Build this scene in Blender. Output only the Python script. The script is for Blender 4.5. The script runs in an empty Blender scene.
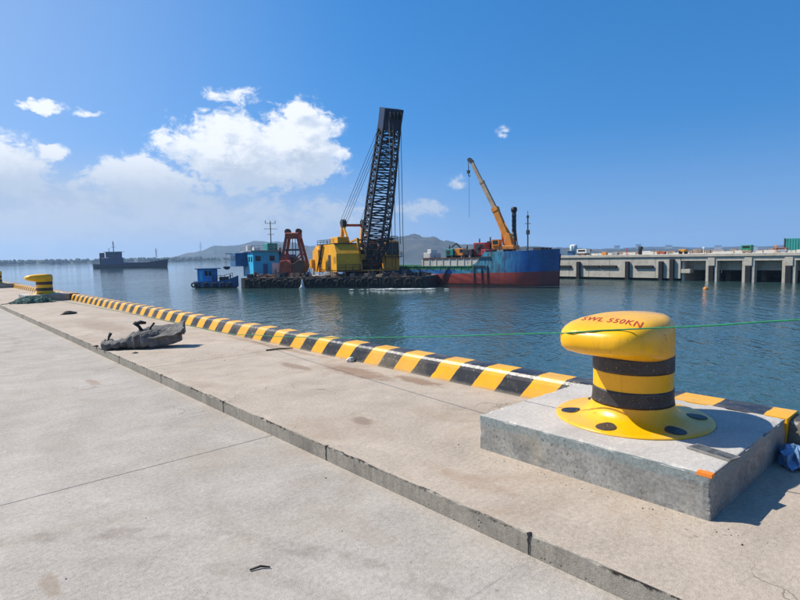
import bpy, bmesh, math, random
from mathutils import Vector, Matrix, noise as mnoise
from mathutils.bvhtree import BVHTree
R = math.radians
random.seed(11)
S = bpy.context.scene
COL = S.collection

# ------------------------------------------------------------------ camera
cd = bpy.data.cameras.new('camera'); cam = bpy.data.objects.new('camera', cd); COL.objects.link(cam)
cd.sensor_fit = 'HORIZONTAL'; cd.sensor_width = 36.0; cd.lens = 36.0 * 547.0 / 800.0
cd.clip_start = 0.05; cd.clip_end = 20000
yaw, pitch, roll = R(41.85), R(4.62), R(1.08)
f = Vector((math.sin(yaw) * math.cos(pitch), math.cos(yaw) * math.cos(pitch), -math.sin(pitch)))
r = Vector((math.cos(yaw), -math.sin(yaw), 0)); u = r.cross(f)
r2 = math.cos(roll) * r - math.sin(roll) * u; u2 = math.sin(roll) * r + math.cos(roll) * u
m = Matrix((r2, u2, -f)).transposed().to_4x4(); m.translation = Vector((0, 0, 1.5))
cam.matrix_world = m
S.camera = cam

# ------------------------------------------------------------------ world: Nishita sky with cumulus clouds
SUN_AZ, SUN_EL = -34.9, 48.0           # compass bearing clockwise from +Y, elevation
W = bpy.data.worlds.new('World'); S.world = W; W.use_nodes = True

class NT:
    """small helper for node trees"""
    def __init__(s, nt): s.nt = nt
    def n(s, typ, props=None, **ins):
        nd = s.nt.nodes.new(typ)
        for k, v in (props or {}).items(): setattr(nd, k, v)
        for k, v in ins.items():
            key = int(k[1:]) if k[0] == '_' and k[1:].isdigit() else k.replace('_', ' ')
            s.put(nd.inputs[key], v)
        return nd
    def put(s, sock, v):
        if isinstance(v, bpy.types.NodeSocket): s.nt.links.new(v, sock)
        elif isinstance(v, bpy.types.Node): s.nt.links.new(v.outputs[0], sock)
        else:
            if sock.type == 'RGBA' and len(v) == 3: v = (*v, 1)
            sock.default_value = v
    def math(s, op, a, b=None, c=None, clamp=False):
        nd = s.nt.nodes.new('ShaderNodeMath'); nd.operation = op; nd.use_clamp = clamp
        s.put(nd.inputs[0], a)
        if b is not None: s.put(nd.inputs[1], b)
        if c is not None: s.put(nd.inputs[2], c)
        return nd.outputs[0]
    def mix(s, fac, a, b, blend='MIX'):
        nd = s.nt.nodes.new('ShaderNodeMix'); nd.data_type = 'RGBA'; nd.blend_type = blend
        s.put(nd.inputs[0], fac); s.put(nd.inputs[6], a); s.put(nd.inputs[7], b)
        return nd.outputs[2]
    def mr(s, v, a, b, c=0.0, d=1.0, smooth=False):
        nd = s.nt.nodes.new('ShaderNodeMapRange'); nd.clamp = True
        if smooth: nd.interpolation_type = 'SMOOTHSTEP'
        s.put(nd.inputs[0], v)
        for i, x in enumerate((a, b, c, d)): s.put(nd.inputs[i + 1], x)
        return nd.outputs[0]
    def noise(s, vec, scale, detail=4.0, rough=.55, dist=0.0):
        nd = s.nt.nodes.new('ShaderNodeTexNoise')
        if vec is not None: s.put(nd.inputs['Vector'], vec)
        s.put(nd.inputs['Scale'], scale); s.put(nd.inputs['Detail'], detail); s.put(nd.inputs['Roughness'], rough); s.put(nd.inputs['Distortion'], dist)
        return nd.outputs['Fac']
    def mapping(s, vec, scale=(1, 1, 1), loc=(0, 0, 0), rot=(0, 0, 0)):
        nd = s.nt.nodes.new('ShaderNodeMapping'); s.put(nd.inputs['Vector'], vec)
        nd.inputs['Scale'].default_value = scale; nd.inputs['Location'].default_value = loc; nd.inputs['Rotation'].default_value = rot
        return nd.outputs[0]

w = NT(W.node_tree); W.node_tree.nodes.clear()
sky = w.n('ShaderNodeTexSky', dict(sky_type='NISHITA', sun_disc=False, sun_elevation=R(SUN_EL), sun_rotation=R(SUN_AZ),
                                   altitude=0.0, air_density=1.0, dust_density=0.35, ozone_density=3.0))
hs = w.n('ShaderNodeHueSaturation', Hue=.5, Saturation=1.38, Value=1.0, Color=sky)
tc = w.n('ShaderNodeTexCoord').outputs['Generated']
sp = w.n('ShaderNodeSeparateXYZ', Vector=tc)
# the thick yellowish horizon band of the model is skipped: blue carries down to the sea, the haze box whitens it
lift = w.n('ShaderNodeVectorMath', dict(operation='NORMALIZE'))
w.put(lift.inputs[0], w.n('ShaderNodeCombineXYZ', X=sp.outputs[0], Y=sp.outputs[1], Z=w.math('ADD', w.math('MULTIPLY', w.math('MAXIMUM', sp.outputs[2], 0.0), .70), .25)).outputs[0])
w.put(sky.inputs[0], lift.outputs[0])
az = w.math('MULTIPLY', w.math('ARCTAN2', sp.outputs[0], sp.outputs[1]), 180 / math.pi)
el = w.math('MULTIPLY', w.math('ARCSINE', sp.outputs[2]), 180 / math.pi)
# cloud banks: bearing, elevation, half width, half height (degrees), weight
BANKS = [(26.3, 10.2, 7.6, 3.9, 1.1), (31.8, 11.4, 4.6, 3.8, 1.15), (32.0, 14.0, 2.2, 1.7, .85), (17.5, 7.2, 5.6, 2.7, 1.0),
         (22.0, 4.4, 13.5, 3.2, .58), (25.6, 15.6, 3.8, 1.3, .60), (6.0, 7.8, 5.0, 2.8, .86), (10.0, 9.3, 1.9, .9, .72),
         (9.8, 13.2, 2.3, .7, .74), (13.2, 12.9, 2.0, .7, .66), (8.0, 3.2, 13.0, 2.6, .74), (36.0, 4.6, 7.0, 2.6, .62),
         (52.3, 12.0, 1.2, 1.2, .33), (47.9, 7.4, 1.9, 1.2, .46), (44.1, 4.6, 4.0, 1.3, .52),
         (-28, 9, 12, 4.5, .9), (-110, 10, 16, 5, .9), (-160, 16, 14, 5, .85), (150, 9, 16, 5, .9)]
def cloud_density(daz, delv):
    a = w.math('ADD', az, daz); e = w.math('ADD', el, delv)
    v = w.n('ShaderNodeCombineXYZ', X=w.math('MULTIPLY', a, .1), Y=w.math('MULTIPLY', e, .15), Z=0.0).outputs[0]
    # the domain is bent by noise for a cauliflower outline
    wx = w.math('MULTIPLY', w.math('SUBTRACT', w.noise(v, 5.0, 3.0, .6), .5), 2.6); wy = w.math('MULTIPLY', w.math('SUBTRACT', w.noise(w.mapping(v, loc=(7, 3, 0)), 5.0, 3.0, .6), .5), 2.0)
    aw = w.math('ADD', a, wx); ew = w.math('ADD', e, wy)
    tot = None
    for (ba, be, ra, re, k) in BANKS:
        dx = w.math('MULTIPLY', w.math('SUBTRACT', aw, ba), 1 / ra)
        dy = w.math('MULTIPLY', w.math('SUBTRACT', ew, be), 1 / re)
        d2 = w.math('ADD', w.math('MULTIPLY', dx, dx), w.math('MULTIPLY', dy, dy))
        g = w.math('MULTIPLY', w.math('EXPONENT', w.math('MULTIPLY', d2, -1.0)), k)
        tot = g if tot is None else w.math('MAXIMUM', tot, g)
    nA = w.noise(v, 1.9, 7.0, .64, .3); nB = w.noise(v, 6.5, 6.0, .68, .5)
    nz = w.math('ADD', w.math('MULTIPLY', w.math('SUBTRACT', nA, .5), 1.25), w.math('MULTIPLY', w.math('SUBTRACT', nB, .5), .85))
    return w.math('ADD', tot, w.math('MULTIPLY', nz, w.mr(tot, .02, .35, .15, 1.0)))
d0 = cloud_density(0.0, 0.0)
d1 = cloud_density(-.8, 1.15)
cover = w.mr(d0, .28, .60, 0, 1, True)
lit = w.mr(w.math('SUBTRACT', d0, d1), -.26, .28, 0, 1)
body = w.mr(d0, .45, 1.1, 0, 1)
ccol = w.mix(lit, w.mix(body, (4.0, 4.6, 5.5), (3.1, 3.6, 4.35)), (6.0, 6.15, 6.4))
grey = w.math('MULTIPLY', w.mr(el, 5.5, 11.5, 1.0, .0, True), .9)
ccol = w.mix(grey, ccol, (3.2, 3.7, 4.4))
veil = w.math('MULTIPLY', w.mr(el, 1.0, 11.0, .78, 0, True), w.mr(w.math('ABSOLUTE', w.math('SUBTRACT', az, -12.0)), 30.0, 68.0, 1, 0, True))
veil = w.math('ADD', veil, w.mr(el, .0, 13.0, .26, 0, True))
veil = w.math('ADD', veil, w.math('MULTIPLY', w.mr(w.math('ABSOLUTE', w.math('SUBTRACT', az, -20.0)), 12.0, 62.0, .42, 0, True), w.mr(el, 25, 60, 1, 0)))
base = w.mix(w.math('MINIMUM', veil, .85), hs.outputs[0], (3.15, 3.50, 4.00))
cfac = w.math('MULTIPLY', w.math('MULTIPLY', cover, w.mr(el, 1.0, 8.0, .55, .96)), w.mr(w.math('ABSOLUTE', el), 0, .2))
csky = w.mix(cfac, base, ccol)
bg = w.n('ShaderNodeBackground', Color=csky, Strength=0.125)
w.n('ShaderNodeOutputWorld', Surface=bg)
W.cycles.sampling_method = 'MANUAL'; W.cycles.sample_map_resolution = 1024

# ------------------------------------------------------------------ sun, exposure, render settings
sl = bpy.data.lights.new('sun', 'SUN'); so = bpy.data.objects.new('sun', sl); COL.objects.link(so)
sl.energy = 4.7; sl.angle = R(.53); sl.color = (1.0, .935, .83)
sd = Vector((math.sin(R(SUN_AZ)) * math.cos(R(SUN_EL)), math.cos(R(SUN_AZ)) * math.cos(R(SUN_EL)), math.sin(R(SUN_EL))))
so.rotation_euler = sd.to_track_quat('Z', 'Y').to_euler(); so.location = (-20, 30, 60)
S.view_settings.view_transform = 'Standard'; S.view_settings.look = 'None'; S.view_settings.gamma = 1; S.view_settings.exposure = 0.45
S.view_settings.use_curve_mapping = False
S.render.engine = 'CYCLES'
S.cycles.use_denoising = True
S.cycles.max_bounces = 6; S.cycles.diffuse_bounces = 3; S.cycles.glossy_bounces = 4; S.cycles.transmission_bounces = 4
S.cycles.volume_bounces = 1; S.cycles.transparent_max_bounces = 6
S.cycles.caustics_reflective = False; S.cycles.caustics_refractive = False
S.cycles.sample_clamp_indirect = 6.0

# ------------------------------------------------------------------ materials
MATS = {}
def new_mat(name):
    mt = bpy.data.materials.new(name); mt.use_nodes = True; mt.node_tree.nodes.clear(); MATS[name] = mt
    return mt, NT(mt.node_tree)
def finish(t, color, rough=.6, metal=0.0, spec=.5, bump=None, bstr=.3, bdist=.01, **kw):
    b = t.n('ShaderNodeBsdfPrincipled')
    t.put(b.inputs['Base Color'], color); t.put(b.inputs['Roughness'], rough); t.put(b.inputs['Metallic'], metal)
    t.put(b.inputs['Specular IOR Level'], spec)
    for k, v in kw.items(): t.put(b.inputs[k.replace('_', ' ')], v)
    if bump is not None:
        t.put(b.inputs['Normal'], t.n('ShaderNodeBump', Strength=bstr, Distance=bdist, Height=bump))
    t.n('ShaderNodeOutputMaterial', Surface=b)
def paint(name, base, rough=.55, var=.18, scale=1.2, rust=0.0, rustcol=(.16, .06, .025), metal=0.0, spec=.4, bump=.15):
    mt, t = new_mat(name)
    co = t.n('ShaderNodeTexCoord').outputs['Object']
    n1 = t.noise(co, scale, 6, .6); n2 = t.noise(co, scale * 7, 4, .6)
    lo = tuple(c * (1 - var) for c in base); hi = tuple(min(1, c * (1 + var)) for c in base)
    c = t.mix(t.mr(n1, .3, .7), lo, hi)
    c = t.mix(t.mr(n2, .45, .75, 0, .25), c, tuple(x * .6 for x in base))
    if rust:
        c = t.mix(t.mr(t.noise(t.mapping(co, (1, 1, .45)), scale * 2.2, 8, .68), .60 - .2 * rust, .70, 0, .9), c, rustcol)
    finish(t, c, t.mr(n2, .3, .8, rough - .06, min(1, rough + .15)), metal, spec, n2, bump, .02)
    return mt

def concrete(name, base, stain=(.30, .225, .155), stain_amt=.35, pits=False, coord='pos', speck=.5, marks=None, tar=False):
    mt, t = new_mat(name)
    co = t.n('ShaderNodeNewGeometry').outputs['Position'] if coord == 'pos' else t.n('ShaderNodeTexCoord').outputs['Object']
    big = t.noise(co, .33, 5, .6, .6); med = t.noise(co, 2.1, 8, .65, .3); fine = t.noise(co, 34, 5, .7); grit = t.noise(co, 140, 2, .6)
    swirl = t.noise(t.mapping(co, (.5, 2.4, 1), rot=(0, 0, .5)), 1.6, 6, .62, 1.4)
    v = None
    for nz, k in ((big, .5), (med, .72), (fine, 1.0), (swirl, .22), (grit, .95)):
        q = t.math('MULTIPLY', t.math('SUBTRACT', nz, .5), k); v = q if v is None else t.math('ADD', v, q)
    c = t.mix(t.mr(v, -.36, .36), tuple(x * .64 for x in base), tuple(x * 1.24 for x in base))
    c = t.mix(t.math('MULTIPLY', t.mr(t.noise(co, .75, 8, .72, .8), .50, .66), stain_amt), c, stain)
    c = t.mix(t.math('MULTIPLY', t.mr(t.noise(co, 1.3, 6, .7, .4), .58, .76), .45), c, tuple(min(1, x * 1.42) for x in base))
    scr = t.math('MULTIPLY', t.mr(t.noise(t.mapping(co, (1.0, 9.0, 1), rot=(0, 0, .9)), 2.4, 6, .7, .6), .60, .70), t.mr(t.noise(co, .9, 2), .52, .62))
    c = t.mix(t.math('MULTIPLY', scr, .5), c, tuple(x * .45 for x in base))
    sp1 = t.n('ShaderNodeTexVoronoi', Vector=co, Scale=7.0, Randomness=1.0)
    spm = t.math('MULTIPLY', t.mr(sp1.outputs['Distance'], .03, .10, 1, 0), t.mr(t.noise(co, 2.3, 3), .52, .60))
    c = t.mix(t.math('MULTIPLY', spm, speck), c, (.06, .05, .045))
    if marks:                                          # tyre arcs, smears and a few hairline cracks
        s3 = t.n('ShaderNodeSeparateXYZ', Vector=co)
        brk = t.mr(t.noise(co, 3.5, 6, .7), .42, .60)
        for (cx, cy, rr, wd, k) in marks.get('arcs', ()):
            dx = t.math('SUBTRACT', s3.outputs[0], cx); dy = t.math('SUBTRACT', s3.outputs[1], cy)
            d = t.math('SQRT', t.math('ADD', t.math('MULTIPLY', dx, dx), t.math('MULTIPLY', dy, dy)))
            c = t.mix(t.math('MULTIPLY', t.math('MULTIPLY', t.mr(t.math('ABSOLUTE', t.math('SUBTRACT', d, rr)), wd * .5, wd, 1, 0), brk), k), c, (.15, .12, .095))
        for (cx, cy, a_, b_, k, col) in marks.get('smears', ()):
            dx = t.math('DIVIDE', t.math('SUBTRACT', s3.outputs[0], cx), a_); dy = t.math('DIVIDE', t.math('SUBTRACT', s3.outputs[1], cy), b_)
            d = t.math('ADD', t.math('ADD', t.math('MULTIPLY', dx, dx), t.math('MULTIPLY', dy, dy)), t.math('MULTIPLY', t.math('SUBTRACT', t.noise(t.mapping(co, (6, 3, 1)), 1.8, 6, .7), .5), 2.6))
            c = t.mix(t.math('MULTIPLY', t.mr(d, .25, .95, 1, 0), k), c, col)
        cr = t.n('ShaderNodeTexVoronoi', dict(feature='DISTANCE_TO_EDGE'), Vector=t.n('ShaderNodeVectorMath', dict(operation='ADD'), _0=co, _1=t.n('ShaderNodeTexNoise', Vector=co, Scale=1.6, Detail=5.0).outputs['Color']).outputs[0], Scale=.45)
        crm = t.math('MULTIPLY', t.mr(cr.outputs[0], .0012, .0030, 1, 0), t.mr(t.noise(co, .55, 2), .53, .57))
        c = t.mix(t.math('MULTIPLY', crm, .6), c, (.09, .075, .06))
    h = t.math('ADD', t.math('MULTIPLY', fine, .5), t.math('MULTIPLY', grit, .4))
    if pits:
        vo = t.n('ShaderNodeTexVoronoi', Vector=co, Scale=26.0)
        pm = t.math('MULTIPLY', t.mr(vo.outputs['Distance'], .06, .2, 1, 0), t.mr(t.noise(co, 9, 3), .50, .56))
        c = t.mix(t.math('MULTIPLY', pm, .8), c, (.07, .07, .07)); h = t.math('SUBTRACT', h, pm)
    if tar:                                            # bitumen smeared along the top of the edge
        zz = t.n('ShaderNodeSeparateXYZ', Vector=co).outputs[2]; tn = t.noise(co, 16, 6, .7); tb = t.noise(co, 1.7, 4, .65)
        tm = t.math('MULTIPLY', t.mr(t.math('ADD', zz, t.math('MULTIPLY', t.math('SUBTRACT', tn, .55), .10)), -.022, -.010), t.mr(tb, .44, .54))
        c = t.mix(t.math('MULTIPLY', tm, .95), c, (.014, .013, .012))
        vm = t.mr(t.noise(t.mapping(co, (1, 14, .4)), 1.5, 5, .6), .55, .72, 0, .5); c = t.mix(vm, c, (.10, .09, .075))
    finish(t, c, .85, 0, .25, t.math('ADD', h, t.math('MULTIPLY', med, 1.6)), .6, .008)
    return mt

concrete('concrete_deck', (.425, .357, .283), stain=(.26, .17, .10), stain_amt=.42, marks=dict(smears=[(4.25, 5.6, .22, .8, .7, (.22, .13, .075)), (4.45, 4.7, .14, .5, .7, (.20, .12, .07)), (3.9, 6.6, .12, .5, .6, (.2, .13, .08)), (3.0, 3.9, .10, .18, .6, (.18, .12, .08)), (3.3, 14, .5, 2.5, .4, (.22, .15, .1)), (2.7, 2.3, .10, .4, .25, (.24, .15, .09)), (4.55, 8.5, .1, 2.2, .5, (.22, .14, .09))]))
concrete('concrete_apron', (.385, .347, .298), stain=(.27, .205, .14), stain_amt=.32, marks=dict(arcs=[(-1.2, 1.2, 3.05, .085, .42), (-1.2, 1.2, 2.75, .07, .25), (-3.0, 14.0, 4.6, .10, .35), (-3.0, 14.0, 4.2, .08, .3)], smears=[(.42, 3.16, .05, .16, .5, (.22, .16, .10)), (1.35, 3.3, .10, .4, .16, (.2, .15, .1)), (1.75, 8.2, .08, .3, .5, (.24, .15, .08)), (.9, 5.6, .2, .6, .18, (.22, .17, .12)), (1.9, 2.6, .12, .4, .16, (.25, .19, .13))]))
concrete('concrete_top', (.48, .45, .405), stain=(.29, .28, .265), stain_amt=.45, speck=.5)
concrete('concrete_edge', (.29, .265, .22), stain=(.10, .09, .08), stain_amt=.55, pits=True, tar=True)
concrete('concrete_pier', (.47, .43, .36), stain=(.24, .20, .14), stain_amt=.45)
concrete('concrete_dark', (.20, .19, .175), stain_amt=.4)
paint('tar', (.018, .016, .015), .6, .3, 8)

# plinth sides: cast face, pitted, with a blue-grey slurry band along the top
mt, t = new_mat('concrete_side')
co = t.n('ShaderNodeTexCoord').outputs['Object']; z = t.n('ShaderNodeSeparateXYZ', Vector=co).outputs[2]
n1 = t.noise(co, 3.2, 8, .68, .5); n2 = t.noise(co, 45, 4, .6); n3 = t.noise(t.mapping(co, (1, 1, .3)), 7, 6, .6)
c = t.mix(t.mr(n1, .35, .66), (.19, .19, .175), (.37, .36, .325))
c = t.mix(t.mr(n3, .55, .75, 0, .5), c, (.28, .235, .175))
band = t.math('MULTIPLY', t.mr(t.math('ADD', z, t.math('MULTIPLY', t.noise(co, 6, 4), .05)), .205, .235), .75)
c = t.mix(band, c, (.22, .27, .27))
pm = t.math('MULTIPLY', t.mr(t.noise(co, 42, 3, .55), .62, .68), t.mr(t.noise(co, 5, 3), .46, .58))
c = t.mix(t.math('MULTIPLY', pm, .8), c, (.055, .052, .045))
c = t.mix(t.mr(t.noise(t.mapping(co, (1, 1, 1.6)), 4.5, 6, .7, .8), .58, .66, 0, .55), c, (.115, .11, .10))
c = t.mix(t.mr(n2, .32, .62, .5, 0), c, (.09, .088, .08))
c = t.mix(t.mr(t.noise(co, 2.2, 5, .6), .54, .66, 0, .5), c, (.36, .315, .235))
finish(t, c, .85, 0, .3, t.math('SUBTRACT', t.math('MULTIPLY', n2, .6), pm), .6, .006)

# kerb: yellow and black painted bands, slanted on the front face, square across the top
mt, t = new_mat('kerb_paint')
co = t.n('ShaderNodeTexCoord').outputs['Object']; s3 = t.n('ShaderNodeSeparateXYZ', Vector=co)
wob = t.math('ADD', t.math('MULTIPLY', t.math('SUBTRACT', t.noise(co, 9, 4), .5), .035), t.math('MULTIPLY', t.math('SUBTRACT', t.noise(t.mapping(co, (0, 1, 0)), .8, 1), .5), .12))
s = t.math('ADD', t.math('ADD', s3.outputs[1], t.math('MULTIPLY', s3.outputs[2], .68)), wob)
ph = t.math('FRACT', t.math('DIVIDE', t.math('SUBTRACT', s, 4.395 - .67 * 20), .67))
blk = t.mr(ph, .475, .485)
blk = t.math('MULTIPLY', blk, t.mr(ph, .992, 1.0, 1, 0))
n1 = t.noise(co, 5, 7, .65); n2 = t.noise(co, 55, 4, .65)
ycol = t.mix(t.mr(n1, .3, .75), (.72, .345, .002), (.86, .425, .003))
bcol = t.mix(t.mr(n1, .3, .75), (.012, .012, .014), (.035, .033, .032))
c = t.mix(blk, ycol, bcol)
dirt = t.mr(t.math('ADD', s3.outputs[2], t.math('MULTIPLY', n1, .05)), .015, .06, .7, 0)
c = t.mix(dirt, c, (.30, .25, .18))
c = t.mix(t.mr(t.noise(co, 13, 8, .74), .605, .66, 0, .8), c, (.33, .29, .24))
c = t.mix(t.mr(t.noise(t.mapping(co, (2, 1, 2)), 1.1, 7, .7), .46, .74, 0, .42), c, (.42, .33, .20))
edge = t.math('MULTIPLY', t.mr(t.math('ABSOLUTE', t.math('SUBTRACT', s3.outputs[2], .214)), .008, .024, 1, 0), t.mr(t.noise(co, 20, 5, .7), .50, .60))
c = t.mix(t.math('MULTIPLY', edge, .7), c, (.40, .36, .30))
finish(t, c, t.mr(n2, .3, .75, .30, .5), 0, .5, n2, .3, .004)

# bollard yellow enamel
mt, t = new_mat('bollard_yellow')
co = t.n('ShaderNodeTexCoord').outputs['Object']; s3 = t.n('ShaderNodeSeparateXYZ', Vector=co)
n1 = t.noise(co, 4, 7, .65, .4); n2 = t.noise(co, 38, 4, .6); n3 = t.noise(co, 11, 8, .7, .5)
c = t.mix(t.mr(n1, .3, .75), (.78, .385, .002), (.90, .475, .003))
wear = t.math('MULTIPLY', t.mr(t.math('ADD', s3.outputs[2], t.math('MULTIPLY', t.math('SUBTRACT', n3, .5), .22)), .715, .765), t.mr(s3.outputs[0], -.02, .14))
c = t.mix(t.math('MULTIPLY', wear, .85), c, (.40, .265, .12))
c = t.mix(t.mr(n3, .64, .73, 0, .6), c, (.45, .24, .03))
stk = t.noise(t.mapping(co, (9, 9, .9)), 2.0, 5, .6)
c = t.mix(t.mr(stk, .58, .74, 0, .5), c, (.50, .25, .02))
chip = t.math('MULTIPLY', t.mr(t.noise(co, 26, 5, .7), .64, .67), t.mr(t.noise(co, 3.0, 3), .48, .58))
c = t.mix(t.math('MULTIPLY', chip, .85), c, (.13, .06, .03))
scf = t.math('MULTIPLY', t.mr(t.noise(t.mapping(co, (1.5, 1.5, 22)), 3.0, 5, .65), .60, .68), t.mr(t.noise(co, 4, 3), .5, .6))
c = t.mix(t.math('MULTIPLY', scf, .5), c, (.62, .45, .18))
c = t.mix(t.math('MULTIPLY', t.mr(s3.outputs[2], .0, .10, 1, 0), t.mr(n1, .45, .7, 0, .35)), c, (.42, .33, .2))
finish(t, c, t.mr(n2, .3, .8, .24, .42), 0, .5, t.math('ADD', n1, t.math('MULTIPLY', n2, .3)), .18, .012)
mt, t = new_mat('bollard_black')
co = t.n('ShaderNodeTexCoord').outputs['Object']
n1 = t.noise(co, 9, 6, .65); n2 = t.noise(co, 60, 4, .6)
c = t.mix(t.mr(n1, .35, .7), (.016, .015, .016), (.04, .036, .034))
c = t.mix(t.mr(t.noise(co, 85, 2, .5), .66, .72, 0, .5), c, (.4, .38, .34))
c = t.mix(t.mr(t.noise(t.mapping(co, (2, 2, 14)), 3.0, 6, .7), .56, .70, 0, .45), c, (.13, .115, .10))
c = t.mix(t.math('MULTIPLY', t.mr(t.noise(co, 24, 5, .7), .66, .69), .8), c, (.55, .31, .02))
finish(t, c, .48, 0, .5, n2, .35, .006)
paint('red_lettering', (.50, .035, .004), .4, .15, 20)
paint('orange_paint', (.75, .21, .02), .6, .2, 12)
paint('weathered_board', (.21, .20, .185), .8, .5, 9, bump=.4)
paint('board_face', (.085, .09, .09), .6, .7, 22, bump=.4)
paint('green_rope', (.012, .20, .085), .8, .3, 40)
paint('net_green', (.075, .15, .125), .85, .45, 9)
paint('scrap_grey', (.11, .105, .097), .72, .6, 5, rust=.3, rustcol=(.25, .24, .225), bump=.8)
paint('scrap_light', (.30, .29, .27), .7, .4, 5, bump=.5)
paint('scrap_black', (.02, .019, .018), .7, .4, 8)
paint('stick', (.035, .03, .026), .8, .3, 15)
paint('bag_blue', (.13, .24, .40), .45, .5, 16)
paint('bag_white', (.6, .58, .55), .5, .3, 12)
paint('stone_chip', (.33, .29, .24), .9, .3, 8)

# crane barge, ships
paint('crane_yellow', (.74, .345, .008), .5, .16, .8, rust=.12, rustcol=(.25, .12, .03))
paint('crane_yellow_old', (.56, .25, .02), .6, .25, .9, rust=.35, rustcol=(.2, .10, .04))
paint('boom_black', (.016, .017, .022), .5, .3, .8)
paint('boom_blue', (.016, .026, .062), .45, .25, .8)
paint('rust_red', (.36, .072, .034), .75, .35, 1.2, rust=.3)
paint('rust_brown', (.13, .066, .040), .8, .4, 1.3)
paint('hull_black', (.030, .029, .030), .65, .4, .6, rust=.45, rustcol=(.10, .055, .035))
paint('deck_rust', (.29, .205, .145), .85, .4, .7)
paint('cabin_cyan', (.03, .42, .66), .5, .2, .8, rust=.2, rustcol=(.20, .25, .27))
paint('cabin_bright', (.02, .21, .55), .5, .2, .8, rust=.1)
paint('cabin_blue', (.02, .11, .26), .5, .25, .9, rust=.15)
paint('white_paint', (.66, .65, .62), .5, .12, .6, rust=.12)
paint('cream_paint', (.58, .56, .50), .55, .15, .5, rust=.15)
paint('glass_dark', (.015, .02, .026), .12, .1, 1, bump=0)
paint('green_paint', (.03, .24, .11), .55, .25, .8, rust=.2)
paint('teal_paint', (.02, .24, .21), .55, .2, .8)
paint('red_paint', (.38, .045, .05), .55, .25, .8, rust=.1)
paint('blue_paint', (.02, .12, .36), .5, .2, .8)
paint('orange_metal', (.66, .235, .025), .5, .2, .8, rust=.15)
paint('grey_metal', (.30, .31, .32), .5, .2, 1)
paint('boom_tan', (.40, .29, .19), .5, .25, 1)
paint('dark_metal', (.035, .037, .042), .55, .25, 1)
paint('tyre_rubber', (.016, .016, .016), .85, .3, 3)
paint('fender_rubber', (.012, .012, .013), .8, .3, 1.5)
paint('wire', (.03, .03, .034), .5, .1, 2)
paint('navy_hull', (.006, .011, .040), .55, .3, .3, rust=.1)
paint('navy_house', (.02, .045, .12), .5, .25, .3)
paint('mud', (.12, .095, .065), .95, .35, 1.5)

# cargo ship hull: antifouling red, blue topsides worn to pale blue amidships, green rail
mt, t = new_mat('ship_hull')
co = t.n('ShaderNodeTexCoord').outputs['Object']; s3 = t.n('ShaderNodeSeparateXYZ', Vector=co)
x, z = s3.outputs[0], s3.outputs[2]
n1 = t.noise(co, .5, 7, .65); n2 = t.noise(t.mapping(co, (1.2, 1.2, .28)), 1.6, 8, .7); n3 = t.noise(co, 5, 5, .6)
c_red = t.mix(t.mr(n1, .3, .7), (.50, .068, .040), (.36, .052, .042))
c_red = t.mix(t.mr(n2, .52, .68, 0, .75), c_red, (.13, .075, .07))
c_blue = t.mix(t.mr(n1, .3, .7), (.014, .12, .37), (.022, .19, .46))
patch = t.math('MULTIPLY', t.mr(t.math('ADD', x, t.math('MULTIPLY', t.math('SUBTRACT', n2, .5), 12.0)), -.2, 3.0, 1, 0), t.mr(x, -9.5, -7.0))
c_blue = t.mix(patch, c_blue, t.mix(t.mr(n2, .42, .6), (.05, .32, .46), (.05, .085, .10)))
c_blue = t.mix(t.mr(n2, .52, .68, 0, .75), c_blue, (.06, .06, .07))
wl = t.math('ADD', z, t.math('MULTIPLY', t.math('SUBTRACT', n3, .5), .12))
c = t.mix(t.mr(t.math('SUBTRACT', wl, t.math('MULTIPLY', x, .022)), -1.47, -1.40), c_red, c_blue)
green = t.math('MULTIPLY', t.mr(wl, -.98, -.90), t.mr(x, -4.6, -4.2, 1, 0))
c = t.mix(green, c, t.mix(t.mr(n2, .4, .65), (.02, .24, .10), (.06, .10, .06)))
c = t.mix(t.mr(x, 5.2, 6.2, 0, .45), c, (.035, .04, .055))  # shade on the bow's turn painted into the hull colour
run = t.math('MULTIPLY', t.mr(t.noise(t.mapping(co, (3.2, 3.2, .16)), 1.5, 7, .7), .54, .68), t.mr(t.noise(co, .35, 3), .40, .60))
c = t.mix(t.math('MULTIPLY', run, .85), c, (.17, .075, .035))
seam = t.math('MULTIPLY', t.mr(t.math('ABSOLUTE', t.math('SUBTRACT', t.math('FRACT', t.math('DIVIDE', t.math('ADD', x, 60.0), 1.9)), .5)), .475, .495), .45)
c = t.mix(seam, c, (.03, .03, .035))
c = t.mix(t.math('MULTIPLY', t.mr(n3, .56, .68), .5), c, (.22, .15, .13))
c = t.mix(t.mr(wl, -3.42, -3.28, .6, 0), c, (.07, .05, .035))
finish(t, c, .55, 0, .4, n3, .2, .03)

# water
mt, t = new_mat('water')
po = t.n('ShaderNodeNewGeometry').outputs['Position']
wv = t.mapping(po, (1, 1, 1), rot=(0, 0, R(-36)))
wa = t.mapping(wv, (.42, 1.0, 1))
a1 = t.noise(wa, .30, 3, .5, .2); a2 = t.noise(wa, .95, 3, .55, .35); a3 = t.noise(t.mapping(wv, (.6, 1, 1), rot=(0, 0, .35)), 2.6, 3, .55, .3); a4 = t.noise(wv, .025, 4, .6)
ln = t.n('ShaderNodeVectorMath', dict(operation='LENGTH')); t.put(ln.inputs[0], po)
calm = t.math('MULTIPLY', t.mr(t.noise(t.mapping(wv, (.35, 1, 1)), .02, 4, .6), .36, .62, .6, 1.15), t.mr(ln.outputs['Value'], 60, 260, 1.0, .24))
h = t.math('ADD', t.math('MULTIPLY', a1, .13), t.math('MULTIPLY', a2, .16)); h = t.math('ADD', h, t.math('MULTIPLY', a3, .085)); h = t.math('ADD', h, t.math('MULTIPLY', a4, .3))
h = t.math('MULTIPLY', h, calm)
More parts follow.
